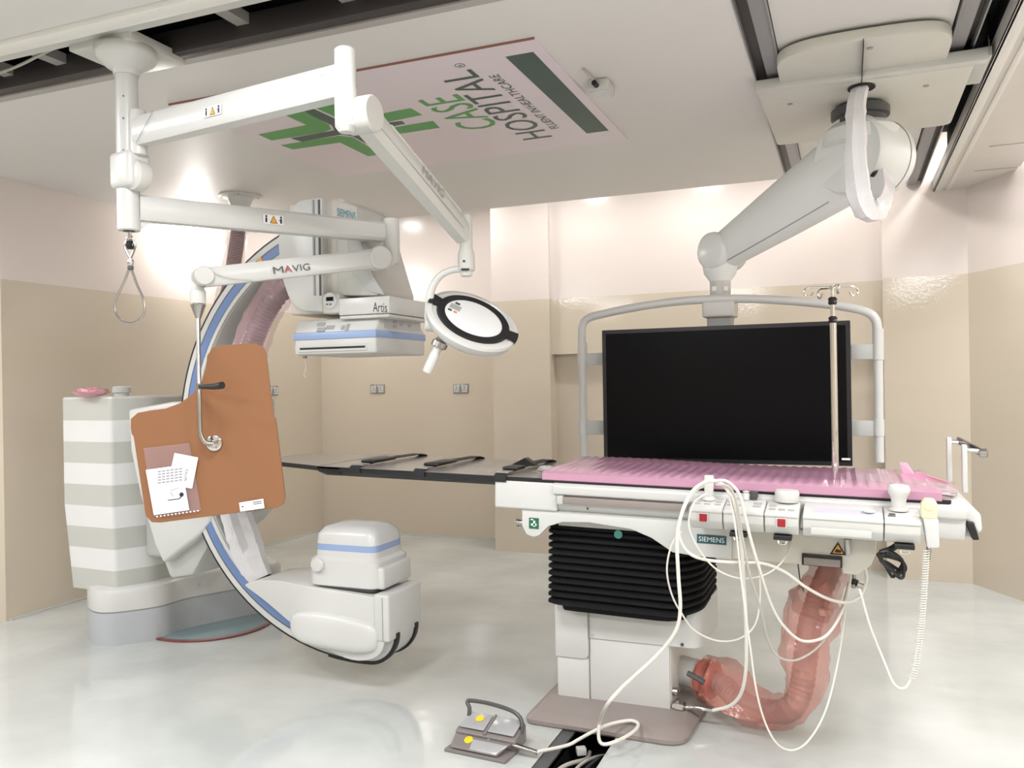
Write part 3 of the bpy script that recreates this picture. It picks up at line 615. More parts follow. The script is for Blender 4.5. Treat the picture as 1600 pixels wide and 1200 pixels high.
obj('cable_stub', tube([Py(476, 551, 3.3), Py(476, 560, 3.3)], .012, 10), MGREY, DT)
obj('loose_thread', tube([Py(x, y, 3.3) for x, y in ((476, 558), (478, 575), (475, 585), (478, 590))], .0015, 5, 4), CABLE, DT)
xa0, xa1 = Py(529, 480, 3.2).x, Py(608, 480, 3.2).x
ab = obj('detector_neck', bevel(box(xa0, xa1, 3.2, 3.58, Py(570, 491, 3.2).z, Py(570, 464, 3.2).z), .006, 2), WHITE, XR)
obj('neck_flange', bevel(box(xa0+.004, xa1-.004, 3.2, 3.6, 1.685, Py(570, 492, 3.2).z), .004), OFFW, XR)
text('lettering', 'Artis', Py(583, 487, 3.2), (Py(605, 488, 3.2)-Py(583, 487, 3.2)), (0, 0, .042), INK, ab, .0006)
text('small_lettering', 'zee floor', Py(588, 492, 3.2), (.045, 0, 0), (0, 0, .007), GINK, ab, .0006)
du = obj('display_unit', bevel(box(Py(503, 480, 3.2).x, Py(530, 480, 3.2).x, 3.2, 3.35, Py(515, 490, 3.2).z, Py(515, 458, 3.2).z), .012, 3), OFFW, XR)
obj('display_face', lathe([(.038, 0), (.038, .004), (.034, .007), (.001, .008)], Py(516, 470, 3.2), (0, -1, 0), 24), WHITE, du)
obj('display_screen', obox(Py(515, 467, 3.19), (.018, 0, 0), (0, .001, 0), (0, 0, .0085)), SCREEN, du)
obj('display_key', [obox(Py(x, 475.5, 3.191), (.005, 0, 0), (0, .001, 0), (0, 0, .003)) for x in (511, 516)], DGREY, du)
lf = [Py(x, y, 3.2) for x, y in ((434, 372), (441, 350), (455, 325), (468, 312), (503, 308), (504, 487), (470, 486), (452, 470), (437, 425))]
lift = obj('lift_cover', prism(rpoly(lf, [.02, .05, .05, .03, .01, .01, .03, .05, .05], 4), (0, .14, 0), .012, 3), WHITE, XR)
for x in (491, 500): obj('cover_groove', box(Py(x, 400, 3.2).x-.004, Py(x, 400, 3.2).x+.004, 3.195, 3.21, Py(x, 462, 3.2).z, Py(x, 312, 3.2).z), MGREY if x == 491 else DGREY, lift)
xb = Py(504, 400, 3.22).x
obj('lift_body', bevel(box(xb-.2, xb+.10, 3.24, 3.62, 1.72, Py(510, 312, 3.24).z), .012, 3), mat('lift_side_beige', (205, 199, 190), .42), XR)
hs = prism([Py(524, 311, 3.232), Py(557, 322, 3.232), Py(559, 347, 3.232), Py(590, 452, 3.232), Py(590, 462, 3.232), Py(527, 462, 3.232)], (0, .34, 0), .01, 2)
hb = obj('lift_head', hs, OFFW, XR)
text('lettering', 'SIEMENS', Py(527, 337, 3.230), Py(556, 344.5, 3.230)-Py(527, 337, 3.230), (0, 0, .036), TEALT, hb, .001)
gw = prism(rpoly([Py(x, y, 3.25) for x, y in ((543, 352), (560, 352), (585, 430), (606, 462), (575, 455), (553, 430))], [.01, .01, .08, .01, .05, .05], 4), (0, -.025, 0), .006, 2)
obj('lift_fairing', gw, LGREY, XR)
# pink plastic left on top of the column
WRAPP = mat('pink_plastic_film', (230, 186, 194), .18, alpha=.24, bump=.6, bscale=30)
random.seed(4)
def crumple(c, rx, ry, rz, seed, n=9, m2=12):
    random.seed(seed); rings = []
    for i in range(n+1):
        ph = -math.pi/2+math.pi*i/n
        rings.append([V(c)+V((rx*math.cos(ph)*math.cos(t), ry*math.cos(ph)*math.sin(t), rz*(math.sin(ph)+1)))*random.uniform(.72, 1.15) for t in [2*math.pi*j/m2 for j in range(m2)]])
    return loft(rings)
tag(obj('plastic_film', crumple(Pz(142, 620, ztop+.013), .10, .09, .025, 7), mat('pink_film_scrap', (222, 160, 172), .2, alpha=.8), None, 20), 'crumpled pink plastic film lying on top of the striped column', 'plastic film')

# wrapped supply hoses behind the C arm
def corrugated(path, r, k=8, n=12, amp=.08):
    p = smooth_path(path, k); out = []; L = 0
    q = [p[0]]
    for a, b in zip(p, p[1:]):
        m_ = max(1, int((b-a).length/.009))
        q += [a+(b-a)*(i+1)/m_ for i in range(m_)]
    return tube(q, [r*(1+(amp if i % 2 else -amp)) for i in range(len(q))], n)
def wrap(path, r, seed, k=6, n=14, amp=.16):
    random.seed(seed); p = smooth_path(path, k); u, v = _frame(p[1]-p[0]); rings = []; ph = [random.uniform(.85, 1.12) for _ in range(n)]
    for i, q in enumerate(p):
        d = (p[min(i+1, len(p)-1)]-p[max(i-1, 0)]).normalized(); u = (u-d*u.dot(d)).normalized(); v = d.cross(u)
        ph = [min(1.25, max(.8, h+random.uniform(-amp, amp)*.6)) for h in ph]
        rr = r(i/(len(p)-1)) if callable(r) else r
        rings.append([q+(u*math.cos(2*math.pi*a/n)+v*math.sin(2*math.pi*a/n))*rr*ph[a] for a in range(n)])
    return loft(rings, cap=False)
HOSE = mat('grey_hose', (120, 112, 114), .35)
h1 = thing('ceiling_hose', Pz(375, 306, ZC), 'pink film wrapped grey supply hose dropping from ceiling flange behind the C arm', 'hose')
fc = Pz(375, 306, ZC); fc.z = 0
obj('ceiling_flange', lathe([(.14, ZC-.001), (.14, ZC-.008), (.10, ZC-.014), (.082, ZC-.02), (.066, ZC-.06), (.064, ZC-.13), (.05, ZC-.14)], fc, n=32), WHITE, h1)
for a in range(4): obj('flange_screw', lathe([(.006, 0), (.006, .004)], fc+V((.118*math.cos(a*1.57+.6), .118*math.sin(a*1.57+.6), ZC-.013)), (0, 0, -1), 8), STEEL, h1)
Df = FW.dot(fc)
hp = [Pd(374, 330, Df), Pd(372, 360, Df-.05), Pd(367, 400, Df-.15), Pd(358, 450, Df-.25), Pd(346, 520, Df-.4), Pd(340, 600, Df-.5), Pd(352, 720, 4.3), Pd(368, 800, 4.16), Pd(380, 838, 4.12), Pd(393, 872, 4.1), Pd(408, 905, 4.08)]
obj('hose', corrugated(hp, .045), HOSE, h1)
obj('film_wrap', wrap(hp[1:7], .062, 3), WRAPP, h1, 25)
obj('white_film_wrap', wrap(hp[6:], lambda t: .058+.016*math.sin(t*3), 5), mat('clear_white_film', (226, 226, 228), .22, alpha=.82, bump=.5, bscale=25), h1, 25)
h2 = thing('detector_hose', Pd(455, 440, 4.0), 'pink film wrapped grey hose curving inside the C arm above the orange shield', 'hose')
hq = [Pd(478, 425, 3.95), Pd(455, 440, 3.98), Pd(428, 468, 4.02), Pd(405, 510, 4.05), Pd(388, 560, 4.06), Pd(372, 640, 4.05), Pd(355, 740, 4.0), Pd(345, 790, 3.97)]
obj('hose', corrugated(hq, .05), HOSE, h2)
obj('film_wrap', wrap(hq, .075, 11), WRAPP, h2, 25)

# ================================================================ patient table
TILT = math.atan(.024)
TM = M.Translation((-1.141, 0, 1.0)) @ M.Rotation(TILT, 4, 'Y') @ M.Translation((1.141, 0, -1.0))
def tb(name, gs, mt, parent, smooth=35):
    if isinstance(gs, tuple): gs = [gs]
    return obj(name, [xf(g, TM) for g in gs], mt, parent, smooth)
Y0 = 3.145; Y1 = 3.77
TB = thing('patient_table', (-.9, 3.6, 0), 'white angiography patient table with long dark top and black bellows column', 'patient table')
# foot and column
obj('base_plate', loft([rpoly([V((-1.24+i, 3.14+i, z)), V((-.585-i, 3.125+i, z)), V((-.55-i, 3.99-i, z)), V((-1.24+i, 3.99-i, z))], [.05, .09, .05, .05], 6) for z, i in ((0, .006), (.008, 0), (.022, .0), (.05, .03), (.056, .045))]), TAUPE, TB)
obj('column_body', bevel(box(-1.155, -.68, 3.36, 3.82, .055, .34), .006), mat('column_body_white', (214, 213, 208), .38), TB)  # one even warm white over the whole column body
obj('column_panel', bevel(box(-1.163, -1.022, 3.345, 3.80, .02, .225), .008), WHITE, TB)
obj('column_panel', bevel(prism([V((x, 3.35, z)) for x, z in ((-1.018, .05), (-.684, .05), (-.684, .31), (-1.018, .31))], (0, .02, 0)), .003), WHITE, TB)
obj('panel_hole', lathe([(.006, 0), (.006, .002)], Py(906, 1104, 3.345), (0, -1, 0), 10), BLACK, TB)
ub = rpoly([V((-1.167, 3.345, 0)), V((-.56, 3.345, 0)), V((-.535, 3.78, 0)), V((-1.167, 3.82, 0))], [.015, .05, .1, .03], 5)
obj('column_collar', loft([[p+V((0, 0, z)) for p in ub] for z in (.312, .47)]), WHITE, TB)
obj('collar_tab', bevel(prism(rpoly([V((x, 3.338, z)) for x, z in ((-1.167, .222), (-1.022, .222), (-1.022, .46), (-1.167, .46))], [0, .025, 0, 0], 4), (0, .3, 0)), .004), WHITE, TB)
obj('collar_seam', box(-1.0205, -1.0175, 3.338, 3.35, .312, .46), MGREY, TB)
for x, y in ((917, 991), (925, 992), (1066, 1007)): obj('collar_screw', lathe([(.007, 0), (.007, .004)], Py(x, y, 3.345), (0, -1, 0), 10), LGREY if x < 1000 else DGREY, TB)
# bellows: one pleat above the other
NP = 12
def bring(z, i): return rpoly([V((-1.15+i, 3.225+i, z)), V((-.60-i, 3.225+i, z)), V((-.535-i, 3.36, z)), V((-.535-i, 3.78-i, z)), V((-1.15+i, 3.78-i, z))], [.03, .06, .06, .05, .05], 4)
for i in range(NP):
    za, zb = .815-(.815-.468)*i/NP, .815-(.815-.468)*(i+1)/NP
    if i == 0: tb('bellows_pleat', loft([bring(.86, .012), bring(.80, .010), bring(zb, .002)]), RUBBER, TB)
    else: tb('bellows_pleat', loft([bring(za, .018), bring(za*.72+zb*.28, .0), bring(za*.35+zb*.65, .0), bring(zb, .018)]), RUBBER, TB)
tb('bellows_plinth', loft([bring(.472, .04), bring(.44, .05)]), RUBBER, TB)
obj('round_sticker', lathe([(.017, 0), (.017, .001), (.001, .001)], Py(966, 835, 3.222), (0, -1, 0), 20), mat('teal_sticker', (70, 140, 128), .5), TB)
# white upper body
tb('body_end_block', bevel(box(-1.352, -1.08, Y0, 3.74, .868, .985), .010, 3), WHITE, TB)
BP = [(Y0+.03, .862), (Y0+.012, .90), (Y0+.012, .932), (Y0-.012, .94), (Y0-.016, .972), (Y0+.0, .985), (3.76, .985), (3.76, .862)]
tb('body_rail_beam', bevel(prism([V((-1.095, y, z)) for y, z in BP], (1.46, 0, 0)), .006, 2), WHITE, TB)
tb('side_rail', bevel(box(-1.06, -.56, Y0-.018, Y0+.004, .905, .932), .004), TAUPE, TB)
tb('rail_clip', bevel(box(-1.075, -1.05, Y0-.022, Y0+.01, .902, .936), .004), LGREY, TB)
sk = [(-1.235, .868), (-1.235, .80), (-1.215, .765), (-1.185, .757), (-1.16, .765), (-1.12, .805), (-1.06, .826), (-.95, .832), (-.78, .818), (-.70, .79), (-.62, .742), (-.53, .735), (-.40, .735), (-.40, .868)]
SK = tb('body_skirt', bevel(prism([V((x, Y0+.012, z)) for x, z in sk], (0, .025, 0)), .004), WHITE, TB)
tb('body_core', box(-1.10, -.5, Y0+.08, 3.70, .80, .87), OFFW, TB)
tb('skirt_seam', box(-1.235, -.55, Y0+.0095, Y0+.014, .8655, .868), LGREY, TB)
gs_ = tb('green_sticker', obox((-1.182, Y0+.011, .813), (.021, 0, 0), (0, .0008, 0), (0, 0, .022)), mat('green_print', (20, 96, 66), .5), TB, 0)
tb('sticker_pictogram', [obox((-1.182, Y0+.0098, .808), (.012, 0, 0), (0, .0004, 0), (0, 0, .004)), obox((-1.180, Y0+.0098, .812), (.004, 0, 0), (0, .0004, 0), (0, 0, .012)), obox((-1.19, Y0+.0098, .828), (.006, 0, 0), (0, .0004, 0), (0, 0, .002))], PAPER, gs_, 0)
tb('release_knob', [lathe([(.012, 0), (.014, .006), (.012, .016), (.016, .02), (.016, .03)], (-1.235, Y0+.03, .807), (-1, 0, 0), 16)], STEEL, TB)
tb('skirt_screw', lathe([(.004, 0), (.004, .003)], (-.955, Y0+.008, .888), (0, -1, 0), 8), INK, TB)
SB = tb('drive_housing', bevel(prism([V((x, Y0+.02, z)) for x, z in ((-.545, .862), (-.545, .735), (-.02, .735), (-.02, .715), (.03, .715), (.075, .755), (.09, .80), (.09, .862))], (0, .5, 0)), .008, 2), mat('housing_warm_white', (206, 202, 192), .4), TB)
tb('housing_seam', box(-.372, -.369, Y0+.016, Y0+.022, .737, .86), MGREY, SB)
tb('housing_recess', bevel(box(-.155, -.02, Y0+.005, Y0+.03, .738, .778), .002), BLACK, SB)
tb('recess_cover', bevel(box(-.148, -.026, Y0-.008, Y0+.01, .742, .768), .003), TAUPE, SB)
sg = tb('maker_plate', obox((-.474, Y0+.0105, .803), (.054, 0, 0), (0, .001, 0), (0, 0, .0165)), TEAL, SB, 0)
_p = TM @ V((-.521, Y0+.0092, .794)); text('lettering', 'SIEMENS', _p, (.094, 0, -.00226), (0, 0, .018), PAPER, sg, .0004)
wt = tb('warning_triangle', prism([V((-.062, Y0+.019, .782)), V((-.008, Y0+.019, .782)), V((-.035, Y0+.019, .828))], (0, -.001, 0)), INK, SB, 0)
tb('warning_triangle_fill', prism([V((-.053, Y0+.0178, .787)), V((-.017, Y0+.0178, .787)), V((-.035, Y0+.0178, .818))], (0, -.0006, 0)), ORANGE, wt, 0)
tb('warning_hand', prism([V((-.047, Y0+.0170, .790)), V((-.025, Y0+.0170, .790)), V((-.023, Y0+.0170, .798)), V((-.04, Y0+.0170, .803))], (0, -.0004, 0)), INK, wt, 0)
for x in (.012, .05): tb('socket_port', lathe([(.011, 0), (.013, .002), (.011, .05), (.009, .055)], (x-.015, Y0-.0, .845), (0, 0, -1), 14), STEEL, TB) if x < .03 else None
# long carbon top
CARB = mat('grey_carbon_top', (146, 142, 137), .2, var=.04, vscale=3, bump=.02, bscale=60)
tt = tb('table_top', loft([rpoly([V((-2.22+i, Y0+i, z)), V((.32-i, Y0+i, z)), V((.32-i, Y1-i, z)), V((-2.22+i, Y1-i, z))], [.0, .01, .01, .0], 2) for z, i in ((.958, .03), (.975, .004), (.99, .0), (.9985, 0))]), BLACK, TB)
tb('top_surface', box(-2.22, .32, Y0+.004, Y1-.004, .998, 1.0), CARB, tt, 0)
hp_ = rpoly([V((-2.62, Y0+.12, 0)), V((-2.25, Y0+.02, 0)), V((-2.2, Y0, 0)), V((-2.2, Y1, 0)), V((-2.25, Y1-.02, 0)), V((-2.62, Y1-.12, 0))], [.1, .05, 0, 0, .05, .1], 4)
tb('head_section', loft([[p+V((0, 0, z)) for p in hp_] for z in (.978, .9985)]), BLACK, tt)
tb('head_surface', loft([[p+V((0, 0, z)) for p in hp_] for z in (.998, 1.0)]), CARB, tt, 0)
tb('head_edge', bevel(prism([V((-2.24, Y0, .998)), V((-2.16, Y0, .966)), V((-2.10, Y0, .966)), V((-2.10, Y0, .998))], (0, .04, 0)), .002), BLACK, tt)
# foot end of the table
EB = tb('foot_end_cap', bevel(prism([V((x, Y0+.02, z)) for x, z in ((.30, .93), (.30, .992), (.36, .99), (.41, .955), (.415, .90), (.40, .885), (.37, .93))], (0, .58, 0)), .012, 3), WHITE, TB)
tb('foot_end_frame', bevel(box(.20, .40, Y0+.04, 3.7, .872, .93), .006), LGREY, TB)
tb('end_cover_white', bevel(box(.205, .265, Y0+.02, Y0+.05, .87, .925), .004), WHITE, TB)
tb('end_recess', bevel(box(.268, .365, Y0+.03, Y0+.05, .885, .925), .002), TAUPE, TB)
tb('end_lever', bevel(prism([V((.365, Y0+.01, .925)), V((.388, Y0+.01, .93)), V((.405, Y0+.01, .87)), V((.385, Y0+.01, .868))], (0, .04, 0)), .004), BLACK, TB)
tb('plastic_film', crumple((.29, 3.45, .99), .09, .2, .012, 21), mat('clear_table_film', (228, 228, 230), .2, alpha=.6), TB, 25)

# foot end bracket: two posts with a clamp bar
br = thing('rail_bracket', TM @ V((.35, 3.55, .99)), 'white two post bracket with steel clamp bar at the table foot end', 'bracket')
for x, y, b in ((1483, 687, 748), (1507, 699, 765)):
    yy = 3.62 if x < 1500 else 3.42
    p0, p1 = Py(x, b, yy), Py(x, y, yy)
    obj('bracket_post', obox((p0+p1)/2, (.009, 0, 0), (0, .016, 0), (0, 0, (p1.z-p0.z)/2+.01), .005), WHITE, br)
obj('clamp_rod', tube([Py(1486, 691, 3.62), Py(1500, 691, 3.62)], .009, 10), STEEL, br)
obj('clamp_rod', tube([Py(1510, 703, 3.42), Py(1530, 705, 3.42)], .009, 10), STEEL, br)
b0, b1 = Py(1499, 689, 3.62), Py(1536, 708, 3.40)
obj('clamp_bar', obox((b0+b1)/2, (b1-b0)/2*1.1, V((0, 0, 1))*.014, (b1-b0).cross(V((0, 0, 1))).normalized()*.006, .003), STEEL, br)
obj('clamp_knob', lathe([(.012, -.012), (.017, -.008), (.017, .012), (.012, .016)], b1, (1, -.2, 0), 14), STEEL, br)

# black straps across the top
def strap(xf_, xb_, label, fold=0):
    t = thing('table_strap', TM @ V((xf_, Y0, 1.0)), label, 'strap', 'black straps across the table top')
    w_ = .026
    pts = [(Y0-.004, .975), (Y0-.006, .988), (Y0-.004, 1.002), (Y0+.03, 1.006), (Y0+.18, 1.014), (Y0+.35, 1.016), (Y1-.05, 1.012), (Y1+.004, 1.002), (Y1+.006, .96)]
    def xx(y): return xf_+(xb_-xf_)*max(0, (y-Y0))/(Y1-Y0)
    a = [[V((xx(y)+s*w_, y, z+(o if 0 < i < 8 else 0)-(.0 if 1 < i < 7 else 0))) for s, o in ((-1, 0), (1, 0), (1, .004), (-1, .004))] for i, (y, z) in enumerate(pts)]
    tb('strap_web', loft(a), mat('black_webbing', (24, 24, 28), .6, bump=.2, bscale=200), t)
    tb('buckle', bevel(box(xx(Y0+.05)-.03, xx(Y0+.05)+.03, Y0+.01, Y0+.075, 1.008, 1.016), .003), mat('buckle_grey', (150, 148, 146), .25, .5), t)
    tb('pad_sleeve', bevel(box(xx(Y0+.3)-.036, xx(Y0+.3)+.036, Y0+.10, Y0+.30 if not fold else Y0+.2, 1.012, 1.026), .006), BLACK, t)
    if fold: tb('folded_end', bevel(prism([V((xx(Y0+.3)-.05, Y0+.22, 1.018)), V((xx(Y0+.3)+.06, Y0+.25, 1.018)), V((xx(Y0+.3)+.0, Y0+.27, 1.05))], (0, .05, 0)), .004), BLACK, t)
strap(-2.02, -2.02, 'black table strap nearest the orange shield')
strap(-1.70, -1.70, 'black table strap in the middle of the three')
strap(-1.325, -1.325, 'black table strap with folded end beside the pink pad', 1)
tag(tb('crumpled_tape', crumple((-1.17, Y0+.14, 1.002), .045, .03, .016, 9), mat('grey_tape', (170, 168, 165), .4), None, 20), 'small crumpled grey tape ball on the table beside pink pad', 'tape')

# pink foam sheet with ribs running across
def foam_material():
    mm = mat('pink_foam', (184, 138, 161), .18, var=.03, vscale=10, bump=.05, bscale=120, coat=.3); return mm
def pad():
    NX, prof_ = 150, [(Y0-.004, .993), (Y0-.010, .997), (Y0-.008, 1.023), (Y0+.012, 1.030), (Y0+.2, 1.031), (Y0+.42, 1.032), (Y1-.02, 1.033), (Y1, 1.026), (Y1-.004, 1.004)]
    rings = []
    for i in range(NX+1):
        x = -1.14+1.43*i/NX; r = .0022*math.sin(i*2*math.pi/4.2)
        rings.append([V((x+.10*max(0, y-Y0)*(-.1), y, z+(r if j in (3, 4, 5, 6) else 0)+.004*math.sin(x*5)*((y-Y0)/.6))) for j, (y, z) in enumerate(prof_)])
    return loft(rings)
PD = thing('foam_pad', TM @ V((-.43, 3.45, 1.0)), 'pink ribbed foam sheet covering the foot half of the table', 'foam pad')
tb('foam_sheet', pad(), foam_material(), PD, 60)
tb('foam_liner', box(-1.12, .27, Y0+.003, Y1-.01, 1.0005, 1.004), mat('foam_liner_plum', (110, 60, 84), .5), PD, 0)
pf = thing('pink_film_end', TM @ V((.26, 3.45, 1.03)), 'torn pink plastic film bunched at the foot end of the pad', 'plastic film')
tb('film_bunch', crumple((.27, 3.36, 1.002), .10, .22, .016, 31), WRAPP, pf, 25)
tb('film_strip', prism([V((.20, 3.62, 1.03)), V((.24, 3.6, 1.03)), V((.21, 3.63, 1.075)), V((.185, 3.64, 1.075))], (.002, .004, 0)), mat('pink_film_strip', (224, 160, 186), .3), pf, 0)
tb('film_fold', prism([V((.22, 3.55, 1.035)), V((.33, 3.42, 1.02)), V((.34, 3.40, 1.03)), V((.24, 3.54, 1.05))], (.004, .004, 0)), MATS['pink_film_strip'], pf, 0)

# ================================================================ control modules clamped to the front rail
MODW = mat('module_white', (198, 198, 194), .4)
def module(name, x0, x1, label, z0=.862, z1=.968, yf=2.985, cat='control panel', group=None):
    t = thing(name, TM @ V(((x0+x1)/2, 3.06, z0)), label, cat, group)
    pr = [(yf+.004, .90), (yf, .94), (yf+.012, .948), (Y0-.025, z1), (Y0-.018, z1-.01), (Y0-.018, .875), (yf+.09, z0), (yf+.03, z0+.006)]
    tb('module_body', bevel(prism([V((x0+.0015, y, z)) for y, z in pr], (x1-x0-.003, 0, 0)), .005, 2), MODW, t)
    tb('module_lip', bevel(box(x0+.001, x1-.001, yf-.004, yf+.012, .931, .943), .003), WHITE, t)
    return t
def mtop(x, v, h=0): # point on the sloping top: v 0 front .. 1 back
    y = 2.997+(Y0-.025-2.997)*v; return V((x, y, .948+.020*v+h))
def mbtn(t, x, v, w_=.012, d_=.010, mt=BTN, name='button'):
    tb(name, obox(mtop(x, v, .001), (w_, 0, 0), V((0, d_, d_*.16)), (0, 0, .0018), .001, 1), mt, t)
def mred(t, x):
    tb('red_switch_frame', bevel(box(x-.017, x+.017, 2.979, 2.99, .895, .929), .002), WHITE, t)
    tb('red_switch', bevel(box(x-.0135, x+.0135, 2.976, 2.984, .898, .926), .002), RED, t)
def mplug(t, x, m_=BLACK):
    tb('plug_strip', bevel(box(x-.03, x+.03, 3.0, 3.06, .848, .865), .003), m_, t)
    tb('plug_loop', tube([V((x-.015, 3.0, .848)), V((x-.01, 2.998, .838)), V((x+.01, 2.998, .838)), V((x+.015, 3.0, .848))], .003, 6, 3), CHROME, t)
m1 = module('control_module', -.528, -.412, 'white table control module with upright joystick above the maker plate')
for i in range(3):
    for v in (.25, .5, .75): mbtn(m1, -.507+.036*i, v, .011, .006)
mred(m1, -.478)
tb('joystick_collar', lathe([(.026, 0), (.024, .006), (.018, .012)], mtop(-.475, .7), n=20), OFFW, m1)
tb('joystick', bevel(loft([[mtop(-.475, .75)+V((a*w_, b*.012, h)) for a, b in ((-1, -1), (1, -1), (1, 1), (-1, 1))] for h, w_ in ((.005, .014), (.05, .0165), (.088, .0165))]), .004), WHITE, m1)
m2 = module('control_module', -.412, -.272, 'white table control module with small dark knob hung with cable loops')
for x, v in ((-.39, .3), (-.365, .3), (-.39, .6), (-.30, .3), (-.30, .55)): mbtn(m2, x, v, .014, .008)
tb('dark_knob', lathe([(.011, 0), (.011, .008), (.014, .01), (.014, .03), (.001, .032)], mtop(-.318, .95), n=16), DGREY, m2)
tb('white_knob', lathe([(.012, 0), (.012, .02), (.009, .025), (.014, .03), (.001, .034)], mtop(-.345, .9), n=16), WHITE, m2)
mplug(m2, -.36)
m3 = module('control_module', -.272, -.157, 'white table control module with wide round knob beside the touch panel')
for x, v in ((-.247, .15), (-.215, .15), (-.185, .15), (-.247, .45)): mbtn(m3, x, v, .011, .008)
tb('round_knob', lathe([(.040, 0), (.042, .004), (.042, .034), (.038, .042), (.001, .044)], mtop(-.205, .95), n=28), WHITE, m3)
mred(m3, -.214); mplug(m3, -.212)
m4 = module('touch_panel', -.147, .107, 'white touch panel with grey film covered screen on the table rail', z1=.972)
tb('screen', obox(mtop(-.018, .48, .001), (.098, 0, 0), V((0, .045, .008)), (0, 0, .001)), mat('grey_touch_screen', (190, 192, 200), .2), m4)
tb('film_crease', crumple(mtop(.062, .35, .0), .02, .02, .006, 3), PAPER, m4, 20)
tb('grip_bar', bevel(box(-.12, .07, 2.976, 2.992, .88, .905), .004), OFFW, m4)
m5 = module('control_module', .107, .218, 'white table control module with mushroom joystick at the right end')
tb('joystick_collar', lathe([(.032, 0), (.030, .008), (.026, .01)], mtop(.155, .75), n=24), OFFW, m5)
tb('joystick', lathe([(.024, 0), (.023, .03), (.026, .045), (.034, .06), (.036, .072), (.032, .084), (.02, .088), (.001, .088)], mtop(.155, .75), n=28), WHITE, m5)
mbtn(m5, .133, .35, .01, .004, INK); mbtn(m5, .131, .2, .012, .004, DGREY); mplug(m5, .17)

# hand switch in its holder with coiled lead
hw = thing('hand_switch', TM @ V((.25, 3.06, .87)), 'cream hand switch in white holder with coiled lead at table end', 'hand switch')
tb('holder', bevel(prism([V((.222, 3.0, .955)), V((.268, 3.0, .955)), V((.272, 3.0, .862)), V((.236, 3.0, .858))], (0, .07, 0)), .006, 2), WHITE, hw)
tb('switch_head', bevel(prism([V((.218, 3.0, .952)), V((.264, 3.0, .952)), V((.266, 3.0, 1.0)), V((.256, 3.0, 1.018)), V((.226, 3.0, 1.018)), V((.217, 3.0, 1.0))], (0, .045, 0)), .008, 3), mat('cream_plastic', (226, 216, 178), .4), hw)
tb('thumb_button', lathe([(.013, 0), (.013, .004), (.001, .006)], (.240, 3.0, .995), (0, -1, 0), 18), MATS['cream_plastic'], hw)
tb('strain_relief', lathe([(.005, -.045), (.007, -.02), (.008, 0)], (.243, 3.03, .858), (0, 0, 1), 12), STEEL, hw)
def coil(path, r, wire, turns, k=8):
    p = smooth_path(path, k); seg = [0]
    for a, b in zip(p, p[1:]): seg.append(seg[-1]+(b-a).length)
    out = []; N = turns*8; u = None
    for i in range(N+1):
        s_ = seg[-1]*i/N; j = max(0, min(len(p)-2, next((q for q in range(len(seg)-1) if seg[q+1] >= s_), len(p)-2)))
        c = p[j]+(p[j+1]-p[j])*((s_-seg[j])/max(1e-9, seg[j+1]-seg[j])); d = (p[j+1]-p[j]).normalized()
        if u is None: u, v = _frame(d)
        u = (u-d*u.dot(d)).normalized(); v = d.cross(u); a = 2*math.pi*i/8
        out.append(c+(u*math.cos(a)+v*math.sin(a))*r)
    return tube(out, wire, 5)
DK = FW.dot(V((.25, 3.03, 0)))
def K(pts, D): return [Pd(x, y, D) for x, y in pts]
obj('coiled_lead', coil(K([(1447, 858), (1446, 880), (1443, 930), (1438, 985), (1430, 1040), (1424, 1060)], DK), .0095, .0022, 52), CABLE, hw)
obj('lead', tube(K([(1424, 1060), (1415, 1074), (1403, 1074), (1393, 1062)], DK)+K([(1380, 1030), (1360, 980), (1343, 920)], DK+.1), .0042, 8, 6), CABLE, hw)

# black plug lead looped under the right module
bl = thing('black_power_lead', TM @ V((.17, 3.05, .84)), 'bundled black power lead hanging under the right control module', 'cable')
DBL = FW.dot(V((.12, 3.05, 0)))
obj('plug_tail', tube(K([(1407, 838), (1403, 850), (1392, 858), (1376, 864)], DBL), .011, 10, 5), BCABLE, bl)
for k, (a, b) in enumerate(((1412, 898), (1408, 893), (1415, 888), (1400, 896))):
    obj('lead_loop', tube(K([(1375, 862+2*k), (1392, 862+3*k), (1410, 876+k), (a, b), (a-6, b+5), (1392-2*k, b-8), (1378, 878-k), (1373+k, 866)], DBL-.02+.012*k), .0055, 8, 6), BCABLE, bl)
obj('lead_tie', lathe([(.016, -.005), (.016, .005)], Pd(1377, 866, DBL-.01), RT*.5-UP*.8, 12), BLACK, bl)

# IV pole behind the table
IV = thing('iv_pole', TM @ V((-.052, 3.80, .95)), 'chrome drip stand pole with four hooks behind the table', 'drip stand')
ipx, ipy = Py(1303, 600, 3.80).x, 3.80
obj('pole', lathe([(.0145, .90), (.0145, Py(1303, 500, ipy).z)], V((ipx, ipy, 0)), n=18), CHROME, IV)
obj('inner_pole', lathe([(.0095, Py(1303, 502, ipy).z), (.0095, Py(1303, 470, ipy).z)], V((ipx, ipy, 0)), n=16), CHROME, IV)
for y0, y1 in ((505, 494), (476, 464)):
    za, zb = Py(1303, y0, ipy).z, Py(1303, y1, ipy).z
    obj('lock_collar', lathe([(.014, za), (.019, za+.008), (.016, (za+zb)/2), (.019, zb-.008), (.012, zb)], V((ipx, ipy, 0)), n=18), BLACK, IV)
zt = Py(1303, 452, ipy).z
obj('top_stem', lathe([(.006, Py(1303, 466, ipy).z), (.006, zt), (.012, zt+.002), (.012, zt+.016), (.001, zt+.02)], V((ipx, ipy, 0)), n=14), CHROME, IV)
